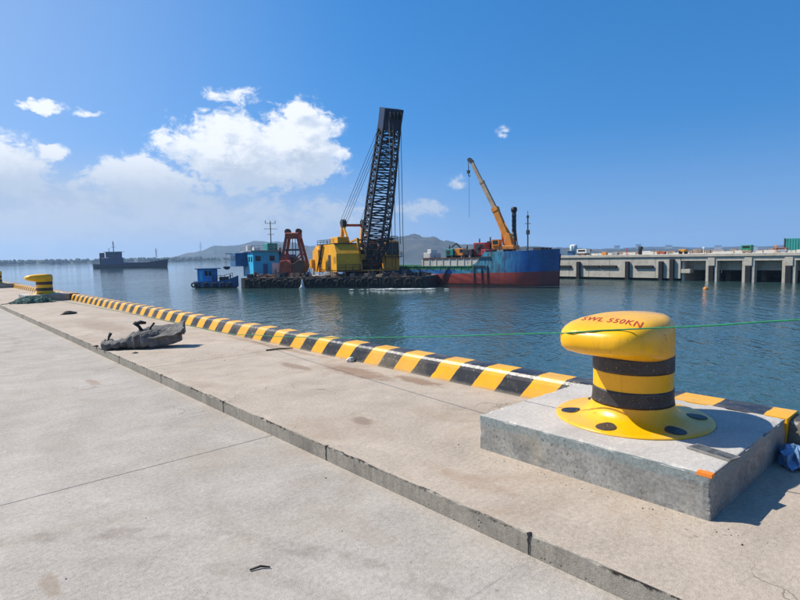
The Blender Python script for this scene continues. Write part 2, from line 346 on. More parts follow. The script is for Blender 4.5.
c = t.mix(t.mr(a4, .3, .7), (.032, .072, .072), (.040, .088, .084))
finish(t, c, .04, 0, .5, h, 1.0, 1.0, IOR=1.333)
mt, t = new_mat('foam')
co = t.n('ShaderNodeTexCoord').outputs['Object']
finish(t, t.mix(t.mr(t.noise(co, 2.5, 6, .7), .4, .6), (.30, .35, .37), (.72, .74, .75)), .8, 0, .3)

# land
mt, t = new_mat('hill_scrub')
po = t.n('ShaderNodeNewGeometry').outputs['Position']
n1 = t.noise(po, .008, 8, .65, .5); n2 = t.noise(po, .05, 6, .7)
c = t.mix(t.mr(n1, .38, .62), (.018, .030, .018), (.075, .068, .046))
c = t.mix(t.mr(n2, .5, .7, 0, .6), c, (.030, .045, .022))
c = t.mix(t.mr(t.noise(po, .014, 6, .6, 1.0), .60, .68, 0, .65), c, (.24, .17, .125))
finish(t, c, .9, 0, .2)
paint('shore_green', (.040, .055, .030), .9, .4, .02)
paint('far_wall', (.46, .46, .46), .8, .2, .05)

# ------------------------------------------------------------------ mesh helpers
class MB:
    def __init__(s): s.v = []; s.f = []; s.mi = []; s.sm = []
    def add(s, vs, fs, mi=0, smooth=False):
        o = len(s.v); s.v += [tuple(v) for v in vs]
        for q in fs: s.f.append([i + o for i in q]); s.mi.append(mi); s.sm.append(smooth)
        return s
    def box(s, x0, x1, y0, y1, z0, z1, mi=0):
        vs = [(x, y, z) for z in (z0, z1) for y in (y0, y1) for x in (x0, x1)]
        return s.add(vs, [(0, 2, 3, 1), (4, 5, 7, 6), (0, 1, 5, 4), (2, 6, 7, 3), (0, 4, 6, 2), (1, 3, 7, 5)], mi)
    def bar(s, p, q, a, b=None, mi=0):
        p, q = Vector(p), Vector(q); b = b or a; d = (q - p).normalized()
        h = Vector((0, 0, 1)) if abs(d.z) < .95 else Vector((0, 1, 0))
        e1 = d.cross(h).normalized(); e2 = e1.cross(d)
        vs = []
        for c in (p, q):
            for i, j in ((-1, -1), (1, -1), (1, 1), (-1, 1)): vs.append(c + e1 * (a / 2 * i) + e2 * (b / 2 * j))
        return s.add(vs, [(3, 2, 1, 0), (4, 5, 6, 7), (0, 1, 5, 4), (1, 2, 6, 5), (2, 3, 7, 6), (3, 0, 4, 7)], mi)
    def tube(s, pts, rad, n=8, mi=0, caps=True):
        pts = [Vector(p) for p in pts]; rs = rad if isinstance(rad, (list, tuple)) else [rad] * len(pts)
        vs = []; fs = []
        for k, p in enumerate(pts):
            d = (pts[min(k + 1, len(pts) - 1)] - pts[max(k - 1, 0)]).normalized()
            h = Vector((0, 0, 1)) if abs(d.z) < .95 else Vector((0, 1, 0))
            e1 = d.cross(h).normalized(); e2 = e1.cross(d)
            for i in range(n):
                a = 2 * math.pi * i / n; vs.append(p + (e1 * math.cos(a) + e2 * math.sin(a)) * rs[k])
        for k in range(len(pts) - 1):
            for i in range(n):
                j = (i + 1) % n; fs.append((k * n + i, k * n + j, k * n + n + j, k * n + n + i))
        s.add(vs, fs, mi, True)
        if caps:
            o = len(s.v) - len(vs)
            s.f.append([o + i for i in range(n)][::-1]); s.mi.append(mi); s.sm.append(False)
            s.f.append([o + (len(pts) - 1) * n + i for i in range(n)]); s.mi.append(mi); s.sm.append(False)
        return s
    def lathe(s, prof, n=48, c=(0, 0, 0), mi=0, close=True):
        vs = []; fs = []
        for (rr, z) in prof:
            for i in range(n):
                a = 2 * math.pi * i / n; vs.append((c[0] + rr * math.cos(a), c[1] + rr * math.sin(a), c[2] + z))
        for k in range(len(prof) - 1):
            for i in range(n):
                j = (i + 1) % n; fs.append((k * n + i, k * n + j, k * n + n + j, k * n + n + i))
        s.add(vs, fs, mi, True)
        if close:
            o = len(s.v) - len(vs)
            s.f.append([o + i for i in range(n)][::-1]); s.mi.append(mi); s.sm.append(False)
            s.f.append([o + (len(prof) - 1) * n + i for i in range(n)]); s.mi.append(mi); s.sm.append(False)
        return s
    def prism(s, poly, y0, y1, mi=0):
        """poly in x,z extruded along y"""
        n = len(poly); vs = [(p[0], y0, p[1]) for p in poly] + [(p[0], y1, p[1]) for p in poly]
        fs = [tuple(range(n)), tuple(range(2 * n - 1, n - 1, -1))] + [(i + n, (i + 1) % n + n, (i + 1) % n, i) for i in range(n)]
        return s.add(vs, fs, mi)
    def prism_x(s, poly, x0, x1, mi=0):
        """poly in y,z extruded along x"""
        n = len(poly); vs = [(x0, p[0], p[1]) for p in poly] + [(x1, p[0], p[1]) for p in poly]
        fs = [tuple(range(n - 1, -1, -1)), tuple(range(n, 2 * n))] + [(i, (i + 1) % n, (i + 1) % n + n, i + n) for i in range(n)]
        return s.add(vs, fs, mi)
    def loft(s, rings, mi=0, closed=True, caps=True, smooth=True):
        n = len(rings[0]); vs = [v for rg in rings for v in rg]; fs = []
        for k in range(len(rings) - 1):
            for i in range(n if closed else n - 1):
                j = (i + 1) % n; fs.append((k * n + i, k * n + j, k * n + n + j, k * n + n + i))
        s.add(vs, fs, mi, smooth)
        if caps:
            o = len(s.v) - len(vs)
            s.f.append([o + i for i in range(n)][::-1]); s.mi.append(mi); s.sm.append(False)
            s.f.append([o + (len(rings) - 1) * n + i for i in range(n)]); s.mi.append(mi); s.sm.append(False)
        return s
    def build(s, name, mat, parent=None, bevel=0.0, seg=2, fix=True):
        me = bpy.data.meshes.new(name); me.from_pydata(s.v, [], s.f)
        for k in (mat if isinstance(mat, (list, tuple)) else [mat]): me.materials.append(MATS[k])
        me.polygons.foreach_set('material_index', s.mi); me.polygons.foreach_set('use_smooth', s.sm)
        if fix or bevel:
            bm = bmesh.new(); bm.from_mesh(me)
            bmesh.ops.recalc_face_normals(bm, faces=bm.faces)
            if bevel:
                ed = [e for e in bm.edges if len(e.link_faces) == 2 and e.calc_face_angle(0) > .6]
                bmesh.ops.bevel(bm, geom=ed, offset=bevel, segments=seg, affect='EDGES', profile=.5, clamp_overlap=True)
            bm.to_mesh(me); bm.free()
        me.update()
        o = bpy.data.objects.new(name, me); COL.objects.link(o); o.parent = parent
        return o

def tag(o, label=None, cat=None, group=None, kind=None):
    if label: o['label'] = label
    if cat: o['category'] = cat
    if group: o['group'] = group
    if kind: o['kind'] = kind
    return o
def empty(name, loc, rz=0.0, label=None, cat=None, group=None, kind=None):
    o = bpy.data.objects.new(name, None); COL.objects.link(o); o.location = loc; o.rotation_euler = (0, 0, R(rz)); o.empty_display_size = .2
    return tag(o, label, cat, group, kind)
def copy_tree(o, parent=None):
    c = o.copy(); COL.objects.link(c); c.parent = parent
    for ch in [x for x in bpy.data.objects if x.parent == o]: copy_tree(ch, c)
    return c
def pol(bearing, dist, z=0.0):
    return Vector((math.sin(R(bearing)) * dist, math.cos(R(bearing)) * dist, z))
def fbm(x, y, z=0.0, o=5):
    return mnoise.fractal(Vector((x, y, z)), 1.0, 2.0, o)

# ------------------------------------------------------------------ setting
WZ = -3.5                                             # water level; quay deck is z = 0
b = MB(); n = 5500
b.add([(-n, -n, WZ), (n, -n, WZ), (n, n, WZ), (-n, n, WZ)], [(0, 1, 2, 3)])
tag(b.build('water', 'water'), kind='structure')

STEP_X, KERB_X0, QX = 2.385, 4.69, 5.04
# lower apron: bed + cast slabs with saw-cut joints
b = MB(); b.box(-60, 2.37, -40, 140, -1.2, -.135)
apron = tag(b.build('apron', 'concrete_dark'), kind='structure')
ys = [4.45 + 9.8 * k for k in range(-4, 13)]
xs = [STEP_X - 9.0 * k for k in range(0, 5)]
for i in range(len(ys) - 1):
    for j in range(len(xs) - 1):
        if ys[i] > 60 and j > 1: continue
        b = MB(); g = .0028
        b.box(xs[j + 1] + g, xs[j] - (g if j else 0), ys[i] + g, ys[i + 1] - g, -.30, -.12)
        b.build('slab', 'concrete_apron', apron, bevel=.003, seg=1)
# upper deck strip along the water: body + slabs with a chipped, tarred edge
b = MB(); b.box(2.44, 5.0, -40, 140, -4.6, -.02); b.box(5.0, QX, -40, 140, -4.6, -.003)
deck = tag(b.build('quay_deck', 'concrete_dark'), kind='structure')
ya = -26.0
while ya < 100:
    yb = ya + 17.0
    step = .03 if ya < 8 and yb > -8 else (.15 if ya < 35 else 1.3)
    n = max(2, int((yb - ya - .012) / step)); b = MB(); vs = []; mi = []
    for k in range(n + 1):
        y = ya + .006 + (yb - ya - .012) * k / n
        nn = fbm(y * 2.1, 3.3, 0, 6); n2 = fbm(y * 9, 7.7, 0, 4); n3 = fbm(y * .7, 11.0, 0, 3)
        ch = (max(0.0, nn * .008 + n2 * .014 - .001) + max(0.0, fbm(y * 4.1, 21.0, 0, 6) * .024 - .009)) * (1.0 if ya < 35 else 0)
        dz = ch * 1.1 + .003 + abs(n2) * .006; dx = ch * 1.5 + .005
        vs += [(STEP_X + n2 * .003, y, -.34), (STEP_X + n2 * .004, y, -dz), (STEP_X + dx, y, -.002 - .0015 * abs(n2)), (STEP_X + dx + .05, y, 0), (3.3, y, 0), (QX - .02, y, 0), (QX - .02, y, -.1)]
        mi.append(1 if ch > .0035 else 0)
    fs = []; ms = []
    for k in range(n):
        for q in range(6):
            fs.append((k * 7 + q, k * 7 + q + 1, k * 7 + 7 + q + 1, k * 7 + 7 + q)); ms.append(1 if q == 0 else (1 if q == 1 else 0))
    b.v = vs; b.f = [list(q) for q in fs]; b.mi = ms; b.sm = [False] * len(fs)
    b.f += [list(range(7)), list(range(n * 7, n * 7 + 7))[::-1]]; b.mi += [1, 1]; b.sm += [False, False]
    b.build('slab', ['concrete_deck', 'concrete_edge', 'tar'], deck)
    ya = yb
for k in range(12):                                   # tarred form joints in the step face
    y = 1.66 + 1.92 * k; n = 7; vs = []
    for i in range(n):
        q = fbm(i * .9, k * 2.3, 0, 3); wd = .004 + .006 * abs(q) + (.006 if i == n - 1 else 0)
        vs += [(STEP_X - .004, y - wd + q * .008, -.118 + .119 * i / (n - 1)), (STEP_X - .004, y + wd + q * .008, -.118 + .119 * i / (n - 1))]
    vs += [(STEP_X + .012 + .02 * random.random(), y - .006, .0012), (STEP_X + .02, y + .004, .0012)]
    MB().add(vs, [(2 * i, 2 * i + 1, 2 * i + 3, 2 * i + 2) for i in range(n)]).build('joint_tar', 'tar', deck)

# ------------------------------------------------------------------ striped kerb along the quay edge
KP = [(4.69, 0), (4.735, .165), (4.75, .20), (4.775, .226), (4.81, .238), (4.99, .238), (5.02, .226), (5.036, .20), (5.036, -.04), (4.69, -.04)]
def kerb(y0, y1, label, prof=KP, origin=0):
    n = max(1, int((y1 - y0) / 1.2)); rings = []
    for k in range(n + 1):
        y = y0 + (y1 - y0) * k / n
        rings.append([(x + (.004 * fbm(y * .8, 5) if z > .05 else 0), y, z + (.004 * fbm(y * .6, 9) if z > .1 else 0)) for x, z in prof])
    b = MB(); b.loft(rings, smooth=False)
    return tag(b.build('striped_kerb', 'kerb_paint'), label, 'kerb', 'kerb sections along the quay edge')
KB = [(4.70, -.04), (4.70, .2625), (4.99, .2625), (5.02, .25), (5.036, .22), (5.036, -.04)]
PL = [1.865, 25.6, 41.5]                              # plinth centres along the quay
kerb(2.70, PL[1] - .84, 'long yellow and black striped kerb running from near bollard plinth to far one')
kerb(PL[1] + .84, PL[2] - .84, 'distant striped kerb between the two far bollard plinths')
kerb(PL[2] + .84, 110, 'farthest striped kerb beyond the bollard at left picture edge')
ks = kerb(-9 + .5, 1.03 + .5, 'striped kerb stub at right picture edge past the near plinth'); ks.location = (0, -.5, 0)
for k, yc in enumerate(PL):
    kerb(yc - .83, yc + .83, ['flush yellow and black kerb strip behind near bollard plinth', 'flush kerb strip behind the second, far bollard plinth', 'flush kerb strip behind the leftmost bollard plinth'][k], KB)

# ------------------------------------------------------------------ bollards on plinths
def plinth(yc, label):
    root = MB().box(-.74, .74, -.8225, .8225, -.03, .2645).build('bollard_plinth', ['concrete_side', 'concrete_top'], None)
    bm = bmesh.new(); bm.from_mesh(root.data)
    bmesh.ops.bevel(bm, geom=list(bm.edges), offset=.009, segments=2, affect='EDGES', profile=.5)
    bmesh.ops.subdivide_edges(bm, edges=[e for e in bm.edges if e.calc_length() > .2], cuts=48, use_grid_fill=True)
    for v in bm.verts:
        ax_ = [abs(v.co.x) > .728, abs(v.co.y) > .810, v.co.z > .252]
        if sum(ax_) >= 2:
            q = max(0.0, fbm(v.co.x * 9 + yc, v.co.y * 9, v.co.z * 9, 5) * .016 - .001) + max(0.0, fbm(v.co.x * 3, v.co.y * 3 + yc, 5, 4) * .04 - .014)
            if ax_[0]: v.co.x -= math.copysign(q, v.co.x)
            if ax_[1]: v.co.y -= math.copysign(q, v.co.y)
            if ax_[2]: v.co.z -= q
    bmesh.ops.recalc_face_normals(bm, faces=bm.faces); bm.to_mesh(root.data); bm.free()
    for p in root.data.polygons:
        if p.normal.z > .7: p.material_index = 1
    root.location = (3.95, yc, 0)
    return tag(root, label, 'plinth', 'concrete plinths under the bollards')
pl0 = plinth(PL[0], 'large grey concrete plinth in the foreground under the lettered bollard')
plinth(PL[1], 'distant concrete plinth with green netting against it')
plinth(PL[2], 'dark concrete plinth cut off by left picture edge')
b = MB(); b.box(-.7410, -.695, -.8235, -.745, .246, .2655)
b.build('orange_paint_mark', 'orange_paint', pl0)

HEAD = [(.478, -.29, .285, .280), (.494, -.36, .290, .292), (.518, -.48, .294, .305), (.545, -.575, .297, .315), (.575, -.626, .299, .320), (.612, -.642, .299, .322), (.650, -.645, .299, .320),
        (.684, -.636, .297, .314), (.713, -.608, .291, .302), (.737, -.552, .281, .285), (.757, -.45, .263, .258), (.771, -.31, .232, .218), (.779, -.16, .18, .15), (.783, -.04, .09, .06)]
def head_mesh():
    N = 56; rings = []
    for (z, x0, x1, wd) in HEAD:
        xc, hx = (x0 + x1) / 2, (x1 - x0) / 2; rg = []
        for i in range(N):
            a = 2 * math.pi * i / N; ca, sa = math.cos(a), math.sin(a)
            p = 2.0 if ca > 0 else 3.6
            px = hx * math.copysign(abs(ca) ** (2 / p), ca); py = wd * math.copysign(abs(sa) ** (2 / p), sa)
            rg.append((xc + px, py, z))
        rings.append(rg)
    return MB().loft(rings)
def bollard(loc, label, letters=False):
    root = empty('bollard', loc, 0, label, 'bollard', 'mooring bollards on the quay')
    prof = [(.548, -.002), (.550, .007), (.540, .013), (.50, .016), (.44, .019), (.40, .024), (.362, .036), (.328, .056), (.303, .086), (.288, .122), (.281, .16), (.279, .24), (.279, .40), (.281, .50)]
    MB().lathe(prof, 72).build('shaft', 'bollard_yellow', root)
    hd = head_mesh().build('head', 'bollard_yellow', root)
    for z0, z1 in ((.125, .238), (.365, .482)):
        rad = lambda z: .2840 + max(0, .165 - z) * .16
        zz = [z0 + (z1 - z0) * i / 6 for i in range(7)]
        MB().lathe([(rad(z0) - .006, z0 - .001)] + [(rad(z), z) for z in zz] + [(rad(z1) - .006, z1 + .001)], 72, close=False).build('black_band', 'bollard_black', root, fix=False)
    for k in range(6):
        a = R(60 * k + 3)
        def fz(rr):
            for (r1, z1), (r0, z0) in zip(prof, prof[1:]):
                if r0 <= rr <= r1: return z0 + (z1 - z0) * (rr - r0) / max(1e-6, r1 - r0)
            return .016
        cx, cy_ = .442 * math.cos(a), .442 * math.sin(a); vs = []
        for q, dz in ((.070, .0005), (.068, .0045), (.045, .0055), (.02, .0055)):
            for i in range(20):
                x = cx + q * math.cos(i * math.pi / 10); y = cy_ + q * math.sin(i * math.pi / 10); vs.append((x, y, fz(math.hypot(x, y)) + dz))
        fs = [(l * 20 + i, l * 20 + (i + 1) % 20, l * 20 + 20 + (i + 1) % 20, l * 20 + 20 + i) for l in range(3) for i in range(20)] + [tuple(range(60, 80))]
        MB().add(vs, fs).build('bolt_recess_cap', 'bollard_black', root)
    if letters:
        cu = bpy.data.curves.new('lettering', 'FONT'); cu.body = 'SWL 550KN'; cu.size = .098; cu.align_x = 'CENTER'; cu.align_y = 'CENTER'; cu.space_character = 1.12; cu.offset = .0008; cu.shear = .0
        ob = bpy.data.objects.new('tmp', cu); COL.objects.link(ob)
        bpy.context.view_layer.update()
        me = bpy.data.meshes.new_from_object(ob.evaluated_get(bpy.context.evaluated_depsgraph_get())); bpy.data.objects.remove(ob)
        bm = bmesh.new(); bm.from_mesh(me); bmesh.ops.triangulate(bm, faces=bm.faces)
        for _ in range(3):
            ed = [e for e in bm.edges if e.calc_length() > .02]
            if ed: bmesh.ops.subdivide_edges(bm, edges=ed, cuts=1); bmesh.ops.triangulate(bm, faces=bm.faces)
        hb = bmesh.new(); hb.from_mesh(hd.data); tree = BVHTree.FromBMesh(hb)
        for v in bm.verts:
            tx, ty = v.co.x, v.co.y
            px, py = -.40 + ty * 1.75 - tx * .04, -tx * .80 + ty * .45 - .03
            hit = tree.ray_cast(Vector((px, py, 2)), Vector((0, 0, -1)))
            v.co = (px, py, (hit[0].z if hit[0] else .7) + .0022)
        hb.free(); bm.to_mesh(me); bm.free()
        for p in me.polygons: p.use_smooth = False
        me.materials.clear(); me.materials.append(MATS['red_lettering'])
        o = bpy.data.objects.new('lettering', me); COL.objects.link(o); o.parent = hd
        o['label'] = 'red lettering SWL 550KN on the bollard head'
    return root
bollard((3.98, 1.85, .265), 'big yellow mooring bollard with two black bands and red SWL lettering', True)
bollard((3.98, PL[1] - .02, .265), 'far yellow bollard with black bands beside green netting heap')
bollard((3.98, PL[2], .265), 'farthest yellow bollard cut off by left picture edge')

# board lying on the near plinth
b = MB(); b.box(-.055, .055, -.135, .135, 0, .012); b.box(-.045, .045, -.125, .125, .012, .0135, 1)
o = b.build('weathered_board', ['weathered_board', 'board_face'], None, bevel=.002, seg=1); o.location = (3.567, 1.155, .2665); o.rotation_euler = (0, 0, R(-13))
tag(o, 'short grey weathered board lying on the plinth beside the bollard foot', 'board')

# green line passing the bollard head
RP = [(4.30, 24.2, .012), (4.5, 20, .008), (4.62, 16, .008), (4.66, 12.5, .008), (4.66, 10.9, .012), (4.64, 9.9, .045), (4.47, 8.9, .155), (4.20, 7.733, .272), (4.0, 6.57, .398), (3.77, 5.066, .563), (3.62, 4.05, .688), (3.52, 3.27, .785), (3.46, 2.65, .866), (3.41, 2.28, .915), (3.384, 2.08, .937), (3.345, 1.995, .953), (3.348, 1.921, .964), (3.356, 1.853, .975), (3.371, 1.79, .984), (3.389, 1.73, .990), (3.413, 1.673, .995), (3.45, 1.561, 1.007), (3.49, 1.391, 1.026), (3.52, 1.121, 1.06), (3.55, .741, 1.117), (3.6, -.6, 1.3), (3.6, -2.6, 1.55)]
pts = []
for k in range(len(RP) - 1):
    p0, p1, p2, p3 = [Vector(RP[min(max(k + i, 0), len(RP) - 1)]) for i in (-1, 0, 1, 2)]
    for q in range(6):
        s_ = q / 6; pts.append(.5 * ((2 * p1) + (p2 - p0) * s_ + (2 * p0 - 5 * p1 + 4 * p2 - p3) * s_ ** 2 + (3 * p1 - p0 - 3 * p2 + p3) * s_ ** 3))
tag(MB().tube(pts, .0052, 6).build('green_rope', 'green_rope'), 'thin taut green rope passing the near bollard head and crossing the kerb', 'rope')

# ------------------------------------------------------------------ torn scrap on the deck
root = empty('scrap_piece', (2.92, 9.95, 0), -30, 'crumpled dark grey sheet scrap with torn black ends lying on the deck', 'scrap'); root.scale = (.95, .95, .93)
def crumple(secs, seed, amp, name, mat, nn=14):
    rings = []
    for k, (x, yc, hw, h, z0) in enumerate(secs):
        rg = []
        for i in range(nn):
            a = 2 * math.pi * i / nn
            yy = yc + hw * math.copysign(abs(math.cos(a)) ** .7, math.cos(a)); zz = z0 + h * (.5 + .5 * math.copysign(abs(math.sin(a)) ** .7, math.sin(a)))
            j = amp * fbm(x * 5 + seed, yy * 6, zz * 6 + i * .13, 4) + .016 * math.sin(x * 46 + 5 * zz + seed) * math.copysign(1, math.cos(a))
            rg.append((x + j * .6, yy + j, max(z0 if z0 > .02 else .002, zz + j * .8)))
        rings.append(rg)
    return MB().loft(rings, smooth=False).build(name, mat, root)
def dense(secs, n):
    out = []
    for k in range(n):
        q = k / (n - 1) * (len(secs) - 1); i = min(int(q), len(secs) - 2); s_ = q - i
        out.append(tuple(secs[i][j] * (1 - s_) + secs[i + 1][j] * s_ for j in range(5)))
    return out
crumple(dense([(-.66, .02, .05, .17, 0), (-.58, 0, .13, .17, 0), (-.42, 0, .15, .19, 0), (-.22, 0, .17, .20, 0), (-.12, 0, .12, .16, 0)], 16), 1.1, .05, 'torn_end', 'scrap_grey')
crumple(dense([(-.28, 0, .10, .16, 0), (-.20, .02, .20, .27, 0), (-.02, .03, .25, .34, 0), (.16, .03, .22, .31, 0), (.30, .02, .18, .27, 0)], 20), 4.2, .055, 'crumpled_body', 'scrap_grey')
# raised wing: a thick buckled shell in two tiers rising to the right
def shell(x0, x1, ya_, yb_, top, bot, seed, name, mat):
    b = MB(); n, mth = 16, 8; up = []; dn = []
    for k in range(n + 1):
        s_ = k / n; x = x0 + (x1 - x0) * s_
        for i in range(mth):
            q = i / (mth - 1); y = ya_ + (yb_ - ya_) * q + .03 * fbm(x * 4, seed, q, 3)
            cr = .022 * fbm(x * 6 + seed, y * 5, 1.2, 3)
            xx = x + .05 * fbm(q * 4, seed + 3, s_, 3) * (s_ > .7)
            up.append((xx, y, top(s_, q) + cr)); dn.append((xx + .02 * fbm(x * 9, y * 9, seed), y + (.03 if i == 0 else 0) + .02 * fbm(x * 8, q, seed, 2), max(.003, bot(s_, q) + cr * .7)))
    tn = len(up); fs = []
    for k in range(n):
        for i in range(mth - 1):
            a = k * mth + i; fs.append((a, a + 1, a + mth + 1, a + mth)); fs.append((tn + a, tn + a + mth, tn + a + mth + 1, tn + a + 1))
        for i in (0, mth - 1):
            a = k * mth + i; fs.append((a, a + mth, tn + a + mth, tn + a))
    for i in range(mth - 1):
        for k in (0, n):
            a = k * mth + i; fs.append((a, a + 1, tn + a + 1, tn + a))
    b.add(up + dn, fs); b.build(name, mat, root)
shell(.06, .72, -.20, .20, lambda s_, q: .20 + .09 * s_ * s_ + .17 * q, lambda s_, q: .13 + .10 * s_, 2.2, 'raised_wing', 'scrap_grey')
shell(.04, .66, -.15, .19, lambda s_, q: .15 + .09 * s_, lambda s_, q: .0 + .10 * s_ * s_, 5.9, 'folded_flap', 'scrap_grey')
for (x, y, z, h, wd, ln) in [(-.57, 0, .14, .16, .05, .2), (.0, .05, .30, .17, .06, -.5), (.12, .05, .30, .15, .035, .35)]:
    MB().tube([(x, y, z), (x + ln * .1, y, z + h * .55), (x + ln * .26, y + .01, z + h)], [wd * .6, wd * .45, wd * .62], 7).build('torn_stub', 'scrap_black', root)
MB().tube([(-.14, .05, .45), (-.02, .05, .47), (.07, .05, .455)], [.02, .04, .022], 7).build('torn_strip', 'scrap_black', root)
for (x, y, rr, lb) in [(2.38, 10.75, .06, 'small black lump left of the grey scrap by the step edge'), (2.66, 9.45, .05, 'flat dark scrap crumb in front of the crumpled sheet'), (3.36, 18.1, .22, 'small dark torn scrap alone on the deck before far plinth')]:
    vs = []; N = 12
    for (s_, z) in ((1, 0), (.92, .3), (.5, .62), (.12, .75)):
        for i in range(N):
            a = 2 * math.pi * i / N; q = rr * s_ * (1 + .5 * fbm(math.cos(a) * 2 + x, math.sin(a) * 2 + y, z * 3, 3)); vs.append((q * math.cos(a), q * .6 * math.sin(a), z * rr * .6))
    rings = [vs[i * N:(i + 1) * N] for i in range(4)]
    o = MB().loft(rings, smooth=False).build('scrap_lump', 'scrap_black'); o.location = (x, y, 0); o.rotation_euler = (0, 0, x); tag(o, lb, 'debris')

# green netting heap by the far plinth
b = MB(); rnd = random.Random(5); b.loft([[(rr * math.cos(a) * (1 + .25 * fbm(a, z * 3, 1)), .55 * rr * math.sin(a), z + .04 * fbm(a * 2, z * 9, 4)) for a in [2 * math.pi * i / 26 for i in range(26)]] for rr, z in ((.62, 0), (.58, .07), (.42, .15), (.2, .2), (.05, .21))], smooth=False)
net = b.build('net_heap', 'net_green'); net.location = (3.42, 24.45, .01)
tag(net, 'heap of tangled green netting lying against the far plinth', 'netting')
for k in range(26):
    b = MB(); p = Vector((rnd.uniform(-.6, .6), rnd.uniform(-.38, .2), 0)); pts = []
    for q in range(9):
        e = max(0, 1 - (p.x / .66) ** 2 - (p.y / .42) ** 2); pts.append((p.x, p.y, .02 + .21 * e ** .7 + rnd.uniform(0, .03)))
        p += Vector((rnd.uniform(-.14, .14), rnd.uniform(-.12, .12), 0))
    b.tube(pts, .014, 5).build('net_strand', 'net_green', net)

# plastic bag and litter at the kerb, right edge
root = empty('plastic_bag', (4.48, .93, 0), 20, 'crumpled blue and white plastic bag against the kerb past the plinth', 'bag')
for mname, seed, off, sc in (('bag_blue', 2.0, (0, 0), 1.0), ('bag_white', 7.0, (.03, -.10), .75)):
    rings = []
    for (s_, z) in ((.8, .003), (1, .04), (.85, .09), (.45, .13), (.1, .14)):
        rg = []
        for i in range(22):
            a = 2 * math.pi * i / 22; q = .15 * sc * s_ * (1 + .55 * fbm(math.cos(a) * 2.5 + seed, math.sin(a) * 2.5, z * 20, 4)); rg.append((off[0] + q * math.cos(a), off[1] + q * .75 * math.sin(a), max(.002, z * sc + .03 * fbm(a * 2, seed, z * 9))))
        rings.append(rg)
    MB().loft(rings, smooth=False).build('bag_fold', mname, root)

# sticks, paper, chips
def stick(p, q, rad, label):
    p, q = Vector(p), Vector(q); mid = (p + q) / 2 + Vector((.01, .012, .004))
    tag(MB().tube([p, mid, q], [rad, rad * 1.1, rad * .7], 6).build('stick', 'stick'), label, 'stick')
stick((1.215, 2.565, -.112), (1.305, 2.515, -.112), .0055, 'short dark twig lying alone on the lower apron')
stick((4.24, 8.02, .012), (4.62, 7.82, .02), .012, 'dark rod lying on the deck pointing at the kerb')
b = MB(); b.loft([[(.07 * s_ * math.cos(a) * (1 + .5 * fbm(a, z * 30, 2)), .045 * s_ * math.sin(a), z) for a in [2 * math.pi * i / 12 for i in range(12)]] for s_, z in ((.8, .002), (1, .03), (.6, .06), (.1, .07))], smooth=False)
o = b.build('paper_wad', 'bag_white'); o.location = (4.63, 6.25, 0); tag(o, 'crumpled pale paper wad lying at the foot of the striped kerb', 'litter')
b = MB(); rnd = random.Random(3)
for k in range(420):
    if k < 150: x = rnd.uniform(3.05, 3.19); y = rnd.uniform(.7, 2.9)
    elif k < 240: x = rnd.uniform(2.44, 4.6); y = rnd.uniform(.2, 12)
    elif k < 300: x = rnd.uniform(4.5, 4.66); y = rnd.uniform(2.8, 14)
    else: x = None
    if x is None: x = rnd.uniform(-.5, 2.3); y = rnd.uniform(1.6, 12); zb = -.12
    else: zb = 0
    s_ = rnd.uniform(.002, .0065) if rnd.random() < .93 else rnd.uniform(.007, .012)
    vs = [(x + s_ * rnd.uniform(.5, 1.2) * dx, y + s_ * rnd.uniform(.5, 1.2) * dy, zb + s_ * dz * rnd.uniform(.5, 1)) for dx, dy, dz in ((1, 0, 0), (0, 1, 0), (-1, 0, 0), (0, -1, 0), (.1, .1, 1))]
    b.add(vs, [(0, 1, 4), (1, 2, 4), (2, 3, 4), (3, 0, 4), (3, 2, 1, 0)], rnd.choice((0, 0, 1)))
tag(b.build('grit', ['stone_chip', 'stick']), 'scattered grit and concrete crumbs on the quay', 'grit', kind='stuff')

# ------------------------------------------------------------------ crane barge
def rail(b, pts, h=1.0, sp=1.6, t_=.06):
    for k in range(len(pts) - 1):
        p, q = Vector(pts[k]), Vector(pts[k + 1]); n = max(1, int((q - p).length / sp))
        for i in range(n + 1):
            c = p.lerp(q, i / n); b.bar(c, c + Vector((0, 0, h)), t_)
        for hh in (h, h * .55): b.bar(p + Vector((0, 0, hh)), q + Vector((0, 0, hh)), t_)
BR = -56
barge = empty('crane_barge', (50.9, 73.9, WZ), BR, 'low dark barge with rusty deck carrying the yellow crane', 'barge')
b = MB(); sec = lambda x, e: [(x, .5 + e, -1.2), (x, 0 + e, .1), (x, 0 + e, 1.70), (x, 14 - e, 1.70), (x, 14 - e, .1), (x, 13.5 - e, -1.2)]
b.loft([sec(-16.2, .3), sec(-15.4, 0), sec(15.6, 0), sec(16.4, .3)], smooth=False); b.build('hull', 'hull_black', barge)
b = MB(); b.box(-15.9, 16.1, .25, 13.8, 1.70, 1.745); b.build('deck_plating', 'deck_rust', barge)
b = MB()
for z in (1.55, .85): b.box(-15.4, 15.7, -.12, 0.002, z, z + .16)
b.build('rubbing_strake', 'rust_brown', barge)
for x in (-14, -4.5, 10.2, 14.6):
    b = MB()
    for dx in (-.3, .3): b.lathe([(.16, 0), (.16, .55), (.22, .56), (.22, .66)], 12, (x + dx, .75, 1.745))
    b.box(x - .6, x + .6, .5, 1.0, 1.745, 1.80); b.build('bitts', 'dark_metal', barge)
b = MB(); rail(b, [(-16, 13.5, 1.745), (-2, 13.5, 1.745)]); b.build('railing', 'grey_metal', barge)
rnd = random.Random(21); b = MB()
